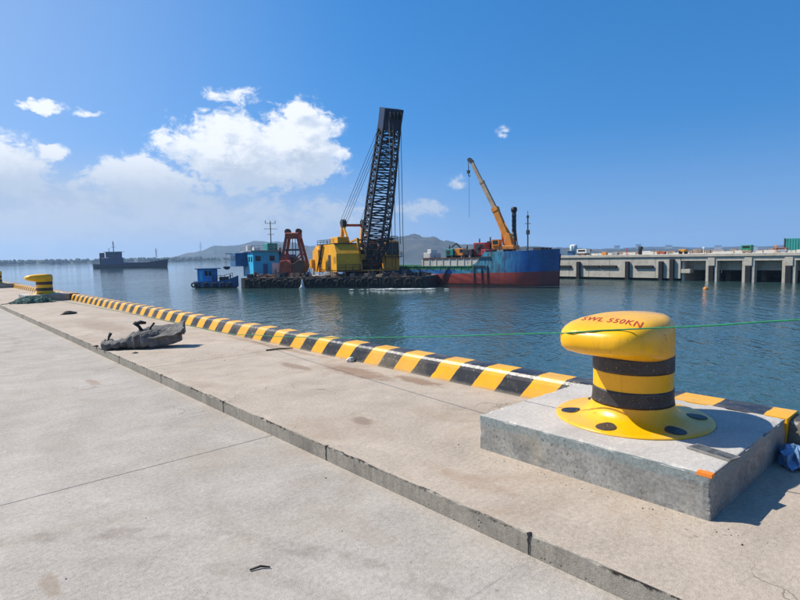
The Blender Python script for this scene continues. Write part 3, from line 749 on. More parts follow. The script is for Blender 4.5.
for k in range(150):
    x = rnd.uniform(-15.2, 15.6); y = rnd.uniform(.3, 1.6) if rnd.random() < .7 else rnd.uniform(1.6, 5); mi = rnd.choice((0, 0, 1, 2)); q = rnd.random()
    if q < .45: s_ = rnd.uniform(.12, .42); b.box(x - s_, x + s_, y - s_ * .7, y + s_ * .7, 1.745, 1.745 + rnd.uniform(.1, .7), mi)
    elif q < .8: b.bar((x, y, 1.8), (x + rnd.uniform(-1.8, 1.8), y + rnd.uniform(-.4, .4), 1.8 + rnd.uniform(0, .9)), rnd.uniform(.06, .16), None, mi)
    else: b.bar((x, y, 1.745), (x + rnd.uniform(-.1, .1), y, 1.745 + rnd.uniform(.7, 1.5)), .08, None, mi)
tag(b.build('loose_deck_gear', ['deck_rust', 'dark_metal', 'rust_brown'], barge), kind='stuff')
b = MB()
for k in range(64):
    x = -15.2 + .485 * k + rnd.uniform(-.1, .1); b.bar((x, -.16, 1.72 + rnd.uniform(-.1, .12)), (x + rnd.uniform(-.06, .06), -.16, rnd.uniform(.0, .7)), rnd.uniform(.10, .2), .14)
tag(b.build('timber_fendering', 'mud', barge), kind='stuff')
BM = Matrix.Translation((50.9, 73.9, WZ)) @ Matrix.Rotation(R(BR), 4, 'Z')
def on_barge(x, y, z=1.745): return BM @ Vector((x, y, z))
# tyres along the side
ty = MB(); N, Mn = 18, 8; vs = []; fs = []
for i in range(N):
    a = 2 * math.pi * i / N
    for j in range(Mn):
        q = 2 * math.pi * j / Mn; rr = .42 + .16 * math.cos(q); vs.append((rr * math.cos(a), .15 * math.sin(q), rr * math.sin(a)))
for i in range(N):
    for j in range(Mn):
        fs.append((i * Mn + j, ((i + 1) % N) * Mn + j, ((i + 1) % N) * Mn + (j + 1) % Mn, i * Mn + (j + 1) % Mn))
ty.add(vs, fs, 0, True); tyre0 = ty.build('tyre_fender', 'tyre_rubber')
xs_ = [-14.6 + .98 * k + rnd.uniform(-.12, .12) for k in range(24)] + [9.8, 11.6, 13.2, 14.9]
for k, x in enumerate(xs_):
    o = tyre0 if k == 0 else tyre0.copy()
    if k: COL.objects.link(o)
    o.location = on_barge(x, -.28, .98 + rnd.uniform(-.28, .18)); o.rotation_euler = (0, rnd.uniform(0, 1), R(BR) + rnd.uniform(-.12, .12))
    tag(o, 'old black tyre hanging along the near side of the crane barge', 'tyre', 'tyres hung along the barge side')

# --- crawler-style crane on the barge
CF = Vector((.6672 * 91 + .7449 * -4.66, .7449 * 91 + .6672 * 4.66, 0))     # boom foot
CR = -17.0
cy = Vector((math.sin(R(17)), math.cos(R(17)), 0))
CO = CF + cy * 4.6; CO.z = WZ + 1.745
crane = empty('floating_crane', CO, CR, 'yellow lattice boom crane with chamfered machinery house on the barge', 'crane')
Z0 = .80                                              # underside of the house above the deck
b = MB(); b.lathe([(3.6, 0), (3.6, .35), (3.1, .36), (3.1, Z0 + .02)], 40, (0.2, 0, 0)); b.build('turntable', 'dark_metal', crane)
b = MB(); b.box(-5.9, 5.2, -4.3, 6.2, Z0, Z0 + .25); b.build('bed_frame', 'crane_yellow_old', crane)
# left machinery house: long box with sloped front roof
def house(x0, x1, name):
    poly = [(-4.5, Z0 + .25), (-4.5, 3.75), (-3.2, 5.45), (6.3, 5.45), (6.9, 4.7), (6.9, Z0 + .25)]
    return MB().prism_x(poly, x0, x1).build(name, ['crane_yellow'], crane, bevel=.06, seg=1)
hs_ = house(-6.0, -1.95, 'machinery_house')
MB().box(-6.05, -5.99, -1.6, -.3, Z0 + .35, 3.6).build('door', 'dark_metal', hs_)
MB().box(-6.06, -5.99, -3.9, -2.9, 2.3, 3.3).build('vent_panel', 'crane_yellow_old', hs_)
b = MB(); b.box(-6.05, -1.9, -3.4, 6.4, 5.45, 5.53); rail(b, [(-5.9, -3.0, 5.5), (-5.9, 6.3, 5.5), (-2.1, 6.3, 5.5)], .7, 1.8, .07); b.build('roof_rail', 'dark_metal', hs_)
b = MB(); b.bar((-6.25, 5.6, Z0), (-6.25, 2.2, 5.4), .34, .22); b.build('stair', 'dark_metal', hs_)
MB().prism_x([(4.6, Z0 - .2), (4.6, 4.6), (6.2, 5.2), (8.2, 4.4), (8.4, Z0 - .1)], -6.3, -5.2).build('rear_casing', 'crane_yellow', crane, bevel=.06, seg=1)
MB().box(-5.9, 4.8, 6.9, 8.3, Z0 - .1, 3.5).build('counterweight', 'crane_yellow', crane, bevel=.08, seg=1)
MB().box(-6.9, -6.3, 7.0, 8.2, 1.3, 2.9).build('fuel_box', 'crane_yellow', crane, bevel=.05, seg=1)
# right house and operator cab
MB().prism_x([(-1.5, Z0 + .25), (-1.5, 5.1), (6.6, 5.1), (6.6, Z0 + .25)], 2.6, 5.1).build('right_house', 'crane_yellow_old', crane, bevel=.05, seg=1)
cabr = MB().prism_x([(-4.5, Z0 + .25), (-4.6, 3.3), (-4.45, 5.8), (-1.52, 5.9), (-1.52, Z0 + .25)], 2.7, 5.2).build('operator_cab', 'crane_yellow_old', crane, bevel=.05, seg=1)
for (x0, x1) in ((2.85, 3.9), (4.0, 5.05)): MB().prism_x([(-4.64, 3.5), (-4.50, 5.5), (-4.44, 5.5), (-4.57, 3.5)], x0, x1).build('window', 'glass_dark', cabr)
MB().box(2.66, 2.705, -4.2, -1.9, 3.5, 5.4).build('window', 'glass_dark', cabr)
b = MB(); b.box(2.5, 5.5, -5.2, -4.52, 3.05, 3.15); rail(b, [(2.55, -5.15, 3.15), (5.45, -5.15, 3.15), (5.45, -4.6, 3.15)], .8, .8, .07); b.build('cab_walkway', 'dark_metal', cabr)
b = MB(); rail(b, [(2.7, -4.3, 5.9), (5.0, -4.3, 5.9), (5.0, 1, 5.9)], .7, 1.2, .08); b.box(3.2, 4.6, -3.6, -2.2, 5.9, 6.4); b.build('cab_roof_gear', 'dark_metal', cabr)
# open winch bay between the houses
b = MB(); b.box(-1.9, 2.6, -2.0, 6.5, Z0 + .25, .9 + Z0); b.build('winch_bed', 'dark_metal', crane)
for (y, z, rr, mname) in ((-1.2, 2.9, 1.0, 'rust_brown'), (1.6, 3.3, 1.1, 'dark_metal'), (-3.2, 2.0, .7, 'rust_brown')):
    b = MB(); b.tube([(-1.7, y, z), (2.4, y, z)], rr * .72, 18)
    for x in (-1.7, -.1, .1, 2.3): b.tube([(x, y, z), (x + .15, y, z)], rr, 18)
    b.build('winch_drum', mname, crane)
rnd = random.Random(8); b = MB()
for k in range(44):
    x = rnd.uniform(-1.7, 2.4); y = rnd.uniform(-4.2, -1.0); z = rnd.uniform(Z0 + .3, 5.2)
    if rnd.random() < .5: b.bar((x, y, z), (x + rnd.uniform(-1.3, 1.3), y + rnd.uniform(-.5, .5), z + rnd.uniform(-1.2, 1.2)), rnd.uniform(.08, .2))
    else:
        s_ = rnd.uniform(.15, .45); b.box(x - s_, x + s_, y - s_, y + s_, z - s_, z + s_ * rnd.uniform(.4, 1), 1 if rnd.random() < .35 else 0)
tag(b.build('winch_gear', ['dark_metal', 'crane_yellow_old'], crane), kind='stuff')
MB().box(-1.9, 2.6, -.6, 6.4, 5.0, 5.6).build('winch_roof', 'crane_yellow_old', crane)
b = MB(); b.box(-4.0, -1.95, .6, 4.6, 5.55, 6.7); b.build('roof_housing', 'crane_yellow', crane, bevel=.06, seg=1)
for x in (-1.85, 2.35):
    b = MB(); b.bar((x, -4.6, Z0 + .3), (x, -3.4, 6.2), .42); b.bar((x, -3.4, 6.2), (x, 1.2, 5.6), .3); b.bar((x, -4.4, 3.0), (x, -.6, 5.0), .22); b.build('boom_foot_bracket', 'crane_yellow_old', crane)
MB().bar((-1.85, -3.5, 6.0), (2.35, -3.5, 6.0), .28).build('bracket_tie', 'crane_yellow_old', crane)
MB().bar((-1.85, -4.3, 2.8), (2.35, -4.3, 2.8), .22).build('bracket_tie', 'crane_yellow_old', crane)
b = MB(); rail(b, [(-5.9, -4.9, Z0 + .26), (-2.0, -4.9, Z0 + .26)], .9, 1.0, .07); b.box(-6.0, -1.9, -5.0, -4.32, Z0 + .16, Z0 + .26); b.build('front_walkway', 'dark_metal', crane)
b = MB()
for z in (1.4, 1.9, 2.4, 2.9, 3.4, 3.9, 4.4, 4.9): b.bar((-6.15, 3.6, z), (-6.15, 4.2, z), .07)
b.bar((-6.15, 3.6, 1.0), (-6.15, 3.6, 5.5), .07); b.bar((-6.15, 4.2, 1.0), (-6.15, 4.2, 5.5), .07); b.build('ladder', 'dark_metal', crane)
# A-frame
b = MB()
for x in (-1.6, 2.2):
    b.bar((x, 5.6, 5.3), (x, 4.6, 9.0), .55, .45); b.bar((x, 1.2, 5.2), (x, 4.5, 8.9), .35)
b.build('gantry', 'crane_yellow', crane)
MB().tube([(-1.9, 4.6, 8.9), (2.5, 4.6, 8.9)], .24, 10).build('gantry_beam', 'rust_red', crane)
for x in (-1.6, 2.2):
    b = MB()
    for dx in (-.3, 0, .3): b.tube([(x + dx, 4.5, 9.2), (x + dx + .16, 4.5, 9.2)], .75, 14)
    b.build('sheave_block', 'dark_metal', crane)
# lattice boom
foot, tip = Vector((.25, -4.6, 2.6)), Vector((.80, -11.5, 23.4))
ax = (tip - foot); L = ax.length; ax.normalize(); ex = Vector((1, 0, 0)); ey = ax.cross(ex)
def sect(s_):
    hw = 1.0 + .75 * min(1, s_ / .12); hd = .45 + .75 * min(1, s_ / .12)
    k = 1 - .24 * max(0, (s_ - .45) / .55); hw *= k; hd *= k
    c = foot + ax * (L * s_); return [c + ex * (i * hw) + ey * (j * hd) for i, j in ((-1, -1), (1, -1), (1, 1), (-1, 1))]
boom = MB(); nb = 24
for k in range(nb):
    A, B = sect(k / nb), sect((k + 1) / nb)
    for i in range(4):
        j = (i + 1) % 4
        boom.bar(A[i], B[i], .30); boom.bar(A[i], A[j], .17); boom.bar(*((A[i], B[j]) if (k + i) % 2 else (A[j], B[i])), .14)
        if i % 2 == 0: boom.bar(A[i].lerp(B[i], .5), A[j].lerp(B[j], .5), .08)
bo = boom.build('boom', 'boom_black', crane)
T = sect(1.0)
b = MB(); hb0 = [p + (p - (T[0] + T[2]) / 2) * .12 - ax * .9 for p in T]; hb1 = [p + (p - (T[0] + T[2]) / 2) * .16 + ax * 2.1 for p in T]
b.loft([hb0, hb1], smooth=False); b.build('boom_head_box', 'boom_blue', bo)
b = MB(); c = (T[2] + T[3]) / 2 - ax * 1.6
for k in (-1.2, .7):
    b = MB()
    for k2 in (0, .3): b.tube([c + ex * (k + k2) + ey * .35, c + ex * (k + k2 + .16) + ey * .35], .5, 12)
    b.build('pendant_sheave', 'dark_metal', bo)
b = MB(); c = T[0].lerp(T[1], .5) + ax * 1.2
for k in (-.9, -.3, .3, .9): b.tube([c + ex * k - ey * .5, c + ex * (k + .14) - ey * .5], .5, 12)
b.build('head_sheave', 'dark_metal', bo)
for k, (xa, xt) in enumerate([(-2.2, -1.6), (-1.75, -1.15), (-1.3, -.75), (-.85, -.35), (1.7, .45), (2.2, .95), (2.6, 1.4)]):
    a = Vector((xa, 4.5, 9.3)); q = T[2].lerp(T[3], .5) - ax * 1.6 + ex * (xt); MB().tube([a, q], .038, 5).build('pendant_wire', 'wire', crane)
hl = T[0].lerp(T[1], .5) + ax * 1.0 - ey * .55
for k, (dx, zb) in enumerate([(-.9, 1.5), (-.3, 1.0), (.5, 5.0), (1.0, .3)]):
    p = hl + ex * dx; MB().tube([p, (p.x + .05, p.y, zb)], .05, 5).build('hoist_wire', 'wire', crane)

# --- red clamshell grab standing on deck
gr = empty('grab_bucket', on_barge(-7.6, 3.2), BR + 8, 'rust red clamshell grab standing on the barge deck left of crane', 'grab')
for s_ in (-1, 1):
    poly = [(0.05 * s_, 0), (1.7 * s_, .45), (2.25 * s_, 1.7), (2.1 * s_, 2.7), (1.2 * s_, 2.9), (.05 * s_, 2.2)]
    MB().prism(poly if s_ > 0 else poly[::-1], -1.5, 1.5).build('bucket_shell', 'rust_brown' if s_ > 0 else 'rust_red', gr, bevel=.05, seg=1)
    for y in (-1.15, 1.15):
        b = MB(); b.bar((s_ * 1.95, y, 2.4), (s_ * .95, y * .75, 6.9), .42, .36); b.bar((s_ * 1.6, y, 4.1), (s_ * .2, y, 2.8), .2); b.build('arm', 'rust_red', gr)
b = MB(); b.box(-1.25, 1.25, -1.0, 1.0, 6.5, 7.5); b.build('top_block', 'rust_red', gr, bevel=.12, seg=1)
for x in (-.95, .95):
    MB().tube([(x, -.35, 7.7), (x, .35, 7.7)], .5, 14).build('sheave', 'rust_brown', gr)
b = MB(); b.bar((-1.6, -1, 4.6), (1.6, -1, 4.6), .26); b.bar((-1.6, 1, 4.6), (1.6, 1, 4.6), .26); b.box(-.5, .5, -.7, .7, 2.3, 3.3); b.bar((-.2, 0, 3), (-.2, 0, 6.6), .1); b.bar((.3, 0, 3), (.3, 0, 6.6), .1); b.build('tie_bar', 'dark_metal', gr)

# --- cyan deckhouse
DHL, DHR = on_barge(-13.6, 4.6), -14
dh = empty('deckhouse', DHL, DHR, 'bright cyan deckhouse on the barge stern behind the grab', 'deckhouse')
wl_ = MB().box(-2.3, 2.3, 0, 8.2, 0, 4.5).build('wall', 'cabin_cyan', dh, bevel=.05, seg=1)
for y in (.7, 2.5, 4.3, 6.1): MB().box(-2.34, -2.29, y, y + .85, 2.7, 3.6).build('window', 'glass_dark', wl_)
MB().box(-2.345, -2.29, 7.1, 7.8, .1, 2.2).build('door', 'cabin_blue', wl_)
MB().box(-.6, .2, -.05, .01, .1, 2.3).build('door', 'cabin_blue', wl_)
for x in (-1.9, .6): MB().box(x, x + .9, -.04, .01, 2.8, 3.7).build('window', 'glass_dark', wl_)
MB().box(1.0, 2.2, -.035, .01, .3, 2.4).build('worn_panel', 'white_paint', wl_)
MB().box(-2.7, 2.7, -.5, 8.7, 4.5, 4.68).build('roof', 'grey_metal', dh)
MB().box(-4.4, -2.32, 4.6, 9.4, 1.9, 4.3).build('side_cabin', 'cabin_blue', dh, bevel=.05, seg=1)
for y in (5.0, 6.3, 7.6): MB().box(-4.44, -4.39, y, y + .8, 2.9, 3.8).build('window', 'glass_dark', dh)
b = MB(); b.box(-2.0, -.6, 5.2, 7.0, 4.68, 5.6); b.build('roof_box', 'white_paint', dh, bevel=.04, seg=1)
b = MB(); b.box(-1.8, -.7, 1.2, 2.6, 4.68, 5.25); b.build('roof_box', 'white_paint', dh, bevel=.04, seg=1)
b = MB(); b.box(.4, 2.2, .4, 3.2, 4.68, 5.9); b.build('roof_tank', 'teal_paint', dh, bevel=.04, seg=1)
b = MB(); rail(b, [(-2.6, 8.5, 4.68), (-2.6, -.4, 4.68), (2.6, -.4, 4.68)], .8, 1.1, .06); b.build('roof_rail', 'grey_metal', dh)
b = MB(); b.bar((1.9, 3.6, 4.68), (1.9, 3.6, 9.9), .14)
for z, ww in ((9.6, .9), (8.6, 1.2), (7.6, .6)): b.bar((1.9 - ww, 3.6, z), (1.9 + ww, 3.6, z), .08)
for x in (1.0, 1.9, 2.8): b.bar((x, 3.6, 9.6), (x, 3.6, 10.1), .1)
b.build('mast', 'dark_metal', dh)
b = MB(); b.box(2.32, 6.2, 2.4, 8.0, 0, 3.9); b.build('engine_casing', 'cabin_blue', dh, bevel=.05, seg=1)
b = MB(); b.tube([(3.6, 4, 3.9), (3.6, 4, 5.2)], .3, 12); b.build('exhaust', 'dark_metal', dh)
DM = Matrix.Translation(DHL) @ Matrix.Rotation(R(DHR), 4, 'Z')
# left bracket boat hanging off the deckhouse
b = MB(); rings = []
for (x, w_, h_) in ((-1.1, .06, .28), (-.75, .34, .1), (0, .48, 0), (.8, .46, 0), (1.1, .36, .03)):
    rings.append([(x, -w_, .6), (x, -w_ * .8, .2 + h_), (x, 0, h_), (x, w_ * .8, .2 + h_), (x, w_, .6)])
b.loft(rings, closed=False, caps=False); b.add([r_[0] for r_ in rings] + [r_[4] for r_ in rings], [(i, i + 1, i + 6, i + 5) for i in range(4)])
o = b.build('lifeboat', 'navy_house'); o.location = DM @ Vector((-5.6, 7.0, 1.3)); o.rotation_euler = (0, 0, R(DHR + 60)); tag(o, 'small dark blue boat slung off the deckhouse left side', 'boat')
b = MB(); b.bar((-4.4, 7, 4.2), (-5.6, 7, 4.2), .12); b.bar((-5.6, 7, 4.2), (-5.6, 7, 1.9), .05); b.build('davit', 'dark_metal', dh)

# --- deck clutter on the barge
def pipe(x, y, ln, rr, rz, mname, label, zz=0):
    o = MB().tube([(-ln / 2, 0, rr), (ln / 2, 0, rr)], rr, 12).build('steel_pipe', mname); o.location = on_barge(x, y, 1.745 + zz); o.rotation_euler = (0, 0, R(BR + rz)); tag(o, label, 'pipe')
pipe(-11.6, 1.3, 4.2, .22, 3, 'rust_brown', 'rusty pipe on deck in front of the cyan deckhouse')
pipe(-2.0, 1.1, 3.4, .18, -4, 'grey_metal', 'grey pipe on barge deck left of the yellow house')
pipe(13.5, 5.2, 4.6, .20, 8, 'rust_brown', 'rusty pipe on the bare right end of the barge')
for k, (x, y, mname, lb) in enumerate([(-14.4, 2.0, 'rust_brown', 'brown steel drum on barge deck near its left end'), (-4.3, 1.2, 'blue_paint', 'blue steel drum on deck between grab and crane house'), (-10.6, 4.3, 'rust_red', 'red steel drum on deck right of cyan deckhouse'), (-3.4, 1.4, 'white_paint', 'pale drum on deck beside the blue drum')]):
    b = MB(); b.lathe([(.3, 0), (.31, .02), (.29, .04), (.29, .3), (.31, .32), (.29, .34), (.29, .6), (.31, .62), (.29, .64), (.29, .86), (.31, .88), (.28, .88)], 16)
    o = b.build('steel_drum', mname); o.location = on_barge(x, y); tag(o, lb, 'drum', 'steel drums on the barge deck')
for k, (x, y, wd, h_, lb) in enumerate([(-.2, 2.0, 2.4, .75, 'heap of brown mud on deck before the crane house'), (8.6, 1.4, 1.6, .45, 'low mud heap on deck right of the crane'), (-13, 3.2, 1.4, .5, 'mud heap on deck before the deckhouse')]):
    rings = [[(wd * s_ * math.cos(a) * (1 + .35 * fbm(math.cos(a) * 1.5 + x, math.sin(a) * 1.5, s_ * 2)), wd * .5 * s_ * math.sin(a), z * h_ * (1 + .3 * fbm(a, x, s_))) for a in [2 * math.pi * i / 20 for i in range(20)]] for s_, z in ((1, 0), (.8, .35), (.5, .75), (.2, .97), (.03, 1))]
    o = MB().loft(rings, smooth=False).build('mud_heap', 'mud'); o.location = on_barge(x, y); o.rotation_euler = (0, 0, R(BR)); tag(o, lb, 'mud heap')
for k, (x, y, mname, lb) in enumerate([(-8.8, 1.0, 'dark_metal', 'dark machinery crate at the foot of the red grab'), (-5.4, 2.6, 'rust_brown', 'brown crate on deck right of red grab'), (12.2, 3.0, 'dark_metal', 'dark winch crate on the bare right end of barge')]):
    b = MB(); b.box(-.6, .6, -.5, .5, 0, .8)
    for i in (-.6, .6):
        for j in (-.5, .5): b.box(i - .05, i + .05, j - .05, j + .05, 0, .86)
    o = b.build('crate', mname); o.location = on_barge(x, y); o.rotation_euler = (0, 0, R(BR + 9 * k)); tag(o, lb, 'crate')

# --- small blue boat moored at the barge's left end
SB = Vector((40.4, 93.4, WZ)); sbt = empty('work_boat', SB, -54, 'small blue work boat moored at the left end of the barge', 'boat'); sbt.scale = (1, 1, 1.2)
rings = []
for (x, w_, k_, d_) in ((-3.9, 1.05, -.1, 1.0), (-3.3, 1.35, -.4, .95), (0, 1.5, -.5, .9), (2.2, 1.3, -.4, 1.1), (3.4, .75, -.2, 1.45), (4.1, .1, .3, 1.75)):
    rings.append([(x, -w_, d_), (x, -w_ * .94, .15), (x, -w_ * .5, k_), (x, w_ * .5, k_), (x, w_ * .94, .15), (x, w_, d_)])
b = MB(); b.loft(rings, smooth=False)
hl_ = b.build('hull', ['cabin_blue', 'rust_brown'], sbt)
for p in hl_.data.polygons:
    if p.center.z < .2: p.material_index = 1
b = MB(); b.box(-3.2, -.4, -1.0, 1.0, .93, 2.75); cb = b.build('cabin', 'cabin_bright', sbt, bevel=.05, seg=1)
b = MB(); b.box(-3.5, .1, -1.25, 1.25, 2.75, 2.87); b.build('cabin_roof', 'cabin_blue', sbt)
for x in (-1.7, -.95): MB().box(x, x + .55, -1.04, -.99, 1.8, 2.5).build('window', 'glass_dark', cb)
MB().box(-2.7, -2.1, -1.04, -.99, 1.05, 2.5).build('door', 'cabin_cyan', cb)
b = MB(); rail(b, [(0, -1.3, .95), (2.2, -1.15, 1.05), (3.4, -.6, 1.4)], .8, .7, .06); b.build('railing', 'dark_metal', sbt)
b = MB(); b.box(.8, 2.0, -.6, .6, .9, 1.6); b.tube([(2.6, 0, 1), (2.6, 0, 2.0)], .12, 8); b.build('deck_winch', 'dark_metal', sbt)
SBM = Matrix.Translation(SB) @ Matrix.Rotation(R(-54), 4, 'Z')
for k, x in enumerate((-3.8, -2.9, -1.2, .5, 2.0, 3.2)):
    o = tyre0.copy(); COL.objects.link(o); o.location = SBM @ Vector((x, -1.62 if abs(x) < 2.5 else -1.32, .55)); o.rotation_euler = (0, .3 * k, R(-54)); o.scale = (.85, .85, .85)
    tag(o, 'worn tyre hanging on the side of the small blue work boat', 'tyre', 'tyres hung on the work boat')

# ------------------------------------------------------------------ red and blue cargo ship
SO = Vector((69.09, 53.57, 0)); SR = -78.0
ship = empty('cargo_ship', SO, SR, 'worn blue and red cargo ship with raised bow and white hatch coaming', 'ship')
def hull_ring(x, hb, top, keel, fl):
    c = 4.0; z1 = WZ + .4
    return [(x + fl * .35, c - hb - .15 * (top > 1) * (hb < 3.9), top), (x + fl * .1, c - hb, (top + z1) / 2), (x, c - hb * .985, z1), (x - fl * .2, c - hb * .86, WZ - .8), (x - fl * .2, c, keel), (x - fl * .2, c + hb * .86, WZ - .8), (x, c + hb * .985, z1), (x + fl * .1, c + hb, (top + z1) / 2), (x + fl * .35, c + hb + .15 * (top > 1) * (hb < 3.9), top)]
st = [(-34, 3.0, .5, 0), (-32, 3.8, .2, 0), (-27, 4, -.2, 0), (-16, 4, -.42, 0), (-8, 4, -.40, 0), (-5.0, 4, -.30, 0), (-4.2, 4, .1, 0), (-2.6, 4, 1.85, 0), (0, 4, 1.86, 0), (2.5, 3.86, 1.90, .05), (4.6, 3.3, 1.96, .15), (6.3, 2.35, 2.03, .3), (7.4, 1.35, 2.08, .45), (8.0, .55, 2.1, .55), (8.15, .16, 2.1, .6)]
b = MB(); b.loft([hull_ring(x, hb, tp, -5.2, fl) for x, hb, tp, fl in st], closed=False, caps=False, smooth=True)
b.build('hull', 'ship_hull', ship)
b = MB()
for k in range(len(st) - 1):
    (xa, ha, ta, _), (xb, hb, tb, _) = st[k], st[k + 1]; za = ta - (.75 if ta < 1 else .55); zb = tb - (.75 if tb < 1 else .55)
    b.add([(xa, 4 - ha + .05, za), (xb, 4 - hb + .05, zb), (xb, 4 + hb - .05, zb), (xa, 4 + ha - .05, za)], [(0, 1, 2, 3)])
b.add([(-34, 1, .5), (-34, 7, .5), (-34, 6.5, -5), (-34, 1.5, -5)], [(0, 1, 2, 3)])
b.build('deck', 'deck_rust', ship)
b = MB()
for x in [-30 + 1.35 * k for k in range(19)]: b.box(x, x + .12, -.06, .02, -1.0, -.42)
b.box(-31, -5, -.10, .04, -.46, -.34); b.build('bulwark_rail', 'green_paint', ship)
b = MB(); b.box(-15.4, -3.0, 1.1, 6.9, -1.2, .82); b.build('hatch_coaming', 'cream_paint', ship, bevel=.05, seg=1)
b = MB()
for k in range(9):
    x = -15.2 + 1.36 * k; b.box(x, x + .1, 1.02, 1.1, -1.1, .78)
b.build('coaming_stiffener', 'cream_paint', ship)
b = MB()
for k in range(7): b.box(-15.3 + k * 1.75, -13.65 + k * 1.75, 1.0, 7.0, .82, 1.0)
b.build('hatch_cover', 'rust_brown', ship)
# pipes and frames hanging at the worn patch on the side
for x in (-4.6, -3.2, -2.2): MB().box(x, x + .14, -.12, -.01, -3.3, -.3).build('side_fender', 'dark_metal', ship)
b = MB(); b.bar((-11.2, -.15, -3.4), (-9.3, -.15, -.6), .22); b.build('side_ladder', 'dark_metal', ship)
b = MB(); b.box(-4.3, -1.6, -.16, 0, .9, 1.12); b.box(-4.6, -2.6, -.14, 0, -.5, -.3); b.build('side_ledge', 'dark_metal', ship)
b = MB(); rail(b, [(-2.4, .1, 1.85), (2.3, .2, 1.9)], .55, 1.1, .07); rail(b, [(-2.4, 7.9, 1.85), (2.3, 7.9, 1.9)], .55, 1.1, .07); b.build('forecastle_rail', 'dark_metal', ship)
b = MB(); b.lathe([(.22, 0), (.22, .7), (.3, .72), (.3, .85)], 12, (6.4, 3.3, 1.5)); b.lathe([(.22, 0), (.22, .7), (.3, .72), (.3, .85)], 12, (6.4, 4.7, 1.5)); b.box(4.4, 5.6, 3, 5, 1.4, 2.4); b.build('windlass', 'dark_metal', ship)
b = MB(); b.bar((3.0, 4, 1.4), (3.0, 4, 7.2), .16); b.bar((3.0, 4, 7.2), (3.0, 4, 8.2), .07); b.bar((2.5, 4, 6.2), (3.5, 4, 6.2), .08); b.box(2.8, 3.25, 3.8, 4.2, 4.5, 5.2); b.box(2.85, 3.15, 3.85, 4.15, 7.1, 7.5); b.build('foremast', 'dark_metal', ship)
b = MB(); b.box(-15.6, -14.2, 2, 5.6, 1.0, 1.9); b.box(-15.2, -14.4, 2.6, 4.6, 1.9, 2.5); b.build('white_hut', 'white_paint', ship, bevel=.05, seg=1)
SMx = Matrix.Translation(SO) @ Matrix.Rotation(R(SR), 4, 'Z')
def on_ship(x, y, z): return SMx @ Vector((x, y, z))
# deck machinery on the hatch
def machine(name, x, y, dims, mname, extra, label, cat):
    e = empty(name, on_ship(x, y, 1.0), SR, label, cat)
    a, d_, h_ = dims; MB().box(-a / 2, a / 2, -d_ / 2, d_ / 2, .35, h_).build('body', mname, e, bevel=.06, seg=1)
    for sx in (-a * .42, a * .3): MB().box(sx, sx + a * .12, -d_ / 2 + .05, d_ / 2 - .05, 0, .36).build('skid', 'dark_metal', e)
    extra(e, a, d_, h_)
def ex_pump(e, a, d_, h_):
    MB().tube([(-a * .2, -.1, h_), (-a * .2, -.1, h_ + .7)], .12, 8).build('exhaust', 'dark_metal', e)
    MB().box(-a * .35, a * .1, -d_ / 2 - .04, -d_ / 2, .6, h_ - .25).build('grille', 'dark_metal', e)
def ex_arm(e, a, d_, h_):
    b = MB(); b.bar((0, 0, h_), (-1.0, 0, h_ + .9), .22); b.bar((-1.0, 0, h_ + .9), (-1.9, 0, h_ + .2), .18); b.build('arm', 'dark_metal', e)
    MB().box(a * .1, a * .45, -d_ / 2 - .03, -d_ / 2 + .01, h_ * .55, h_ - .12).build('window', 'glass_dark', e)
machine('deck_pump', -10.6, 3.2, (1.5, 1.6, 1.5), 'teal_paint', ex_pump, 'teal deck pump at the left of the ship cargo hatch', 'pump')
machine('excavator', -8.9, 3.6, (1.7, 1.7, 1.55), 'orange_metal', ex_arm, 'small orange excavator on the ship hatch beside teal pump', 'excavator')
machine('generator', -7.1, 3.2, (1.8, 1.6, 1.4), 'dark_metal', ex_pump, 'dark generator set midway on the ship hatch', 'generator')
machine('engine_container', -5.2, 4.2, (2.2, 2.2, 2.45), 'red_paint', ex_pump, 'tall pinkish red machine casing on the hatch near ship crane', 'machine')
machine('winch_unit', -3.6, 3.0, (1.5, 1.8, 1.25), 'red_paint', ex_arm, 'low red winch unit between casing and ship crane', 'winch')
machine('black_winch', -4.1, 5.6, (1.2, 1.4, 2.7), 'dark_metal', ex_pump, 'black upright winch behind the red casing', 'winch')

# --- hydraulic crane standing on the ship's forecastle
CB = on_ship(-.4, 4, 1.35)
sc_ = empty('deck_crane', CB, SR, 'orange yellow telescopic deck crane with grey boom on the cargo ship', 'crane')
b = MB(); b.lathe([(1.3, 0), (1.3, .3), (.8, .5), (.75, 1.1)], 20); b.build('pedestal', 'dark_metal', sc_)
b = MB(); b.box(-2.4, 1.5, -1.1, 1.1, .9, 1.5); b.prism([(-.6, 1.5), (1.0, 1.5), (.5, 3.3), (.0, 3.6)], -.55, .55); b.build('slewing_body', 'orange_metal', sc_, bevel=.06, seg=1)
b = MB(); b.box(-2.3, -1.0, -1.3, -.2, 1.5, 2.5); b.build('operator_seat_cab', 'orange_metal', sc_); b = MB(); b.box(-2.1, -1.2, -1.33, -1.29, 1.75, 2.35); b.build('window', 'glass_dark', sc_)
P0, P1, P2 = Vector((.45, 0, 1.5)), Vector((-2.3, 0, 7.6)), Vector((-6.7, 0, 15.9))
d_ = (P1 - P0).normalized()
b = MB(); b.bar(P0, P1, .85, .95); b.bar(P1 - d_ * .5, P1 + d_ * .15, 1.0, 1.05); bm_ = b.build('boom_base', 'orange_metal', sc_)
d2 = (P2 - P1).normalized(); b = MB(); b.bar(P1 - d2 * .4, P1.lerp(P2, .55), .62, .66); b.bar(P1.lerp(P2, .5), P2, .46, .5); b.bar(P1.lerp(P2, .52), P1.lerp(P2, .56), .72, .74); b.build('telescopic_boom', 'boom_tan', sc_)
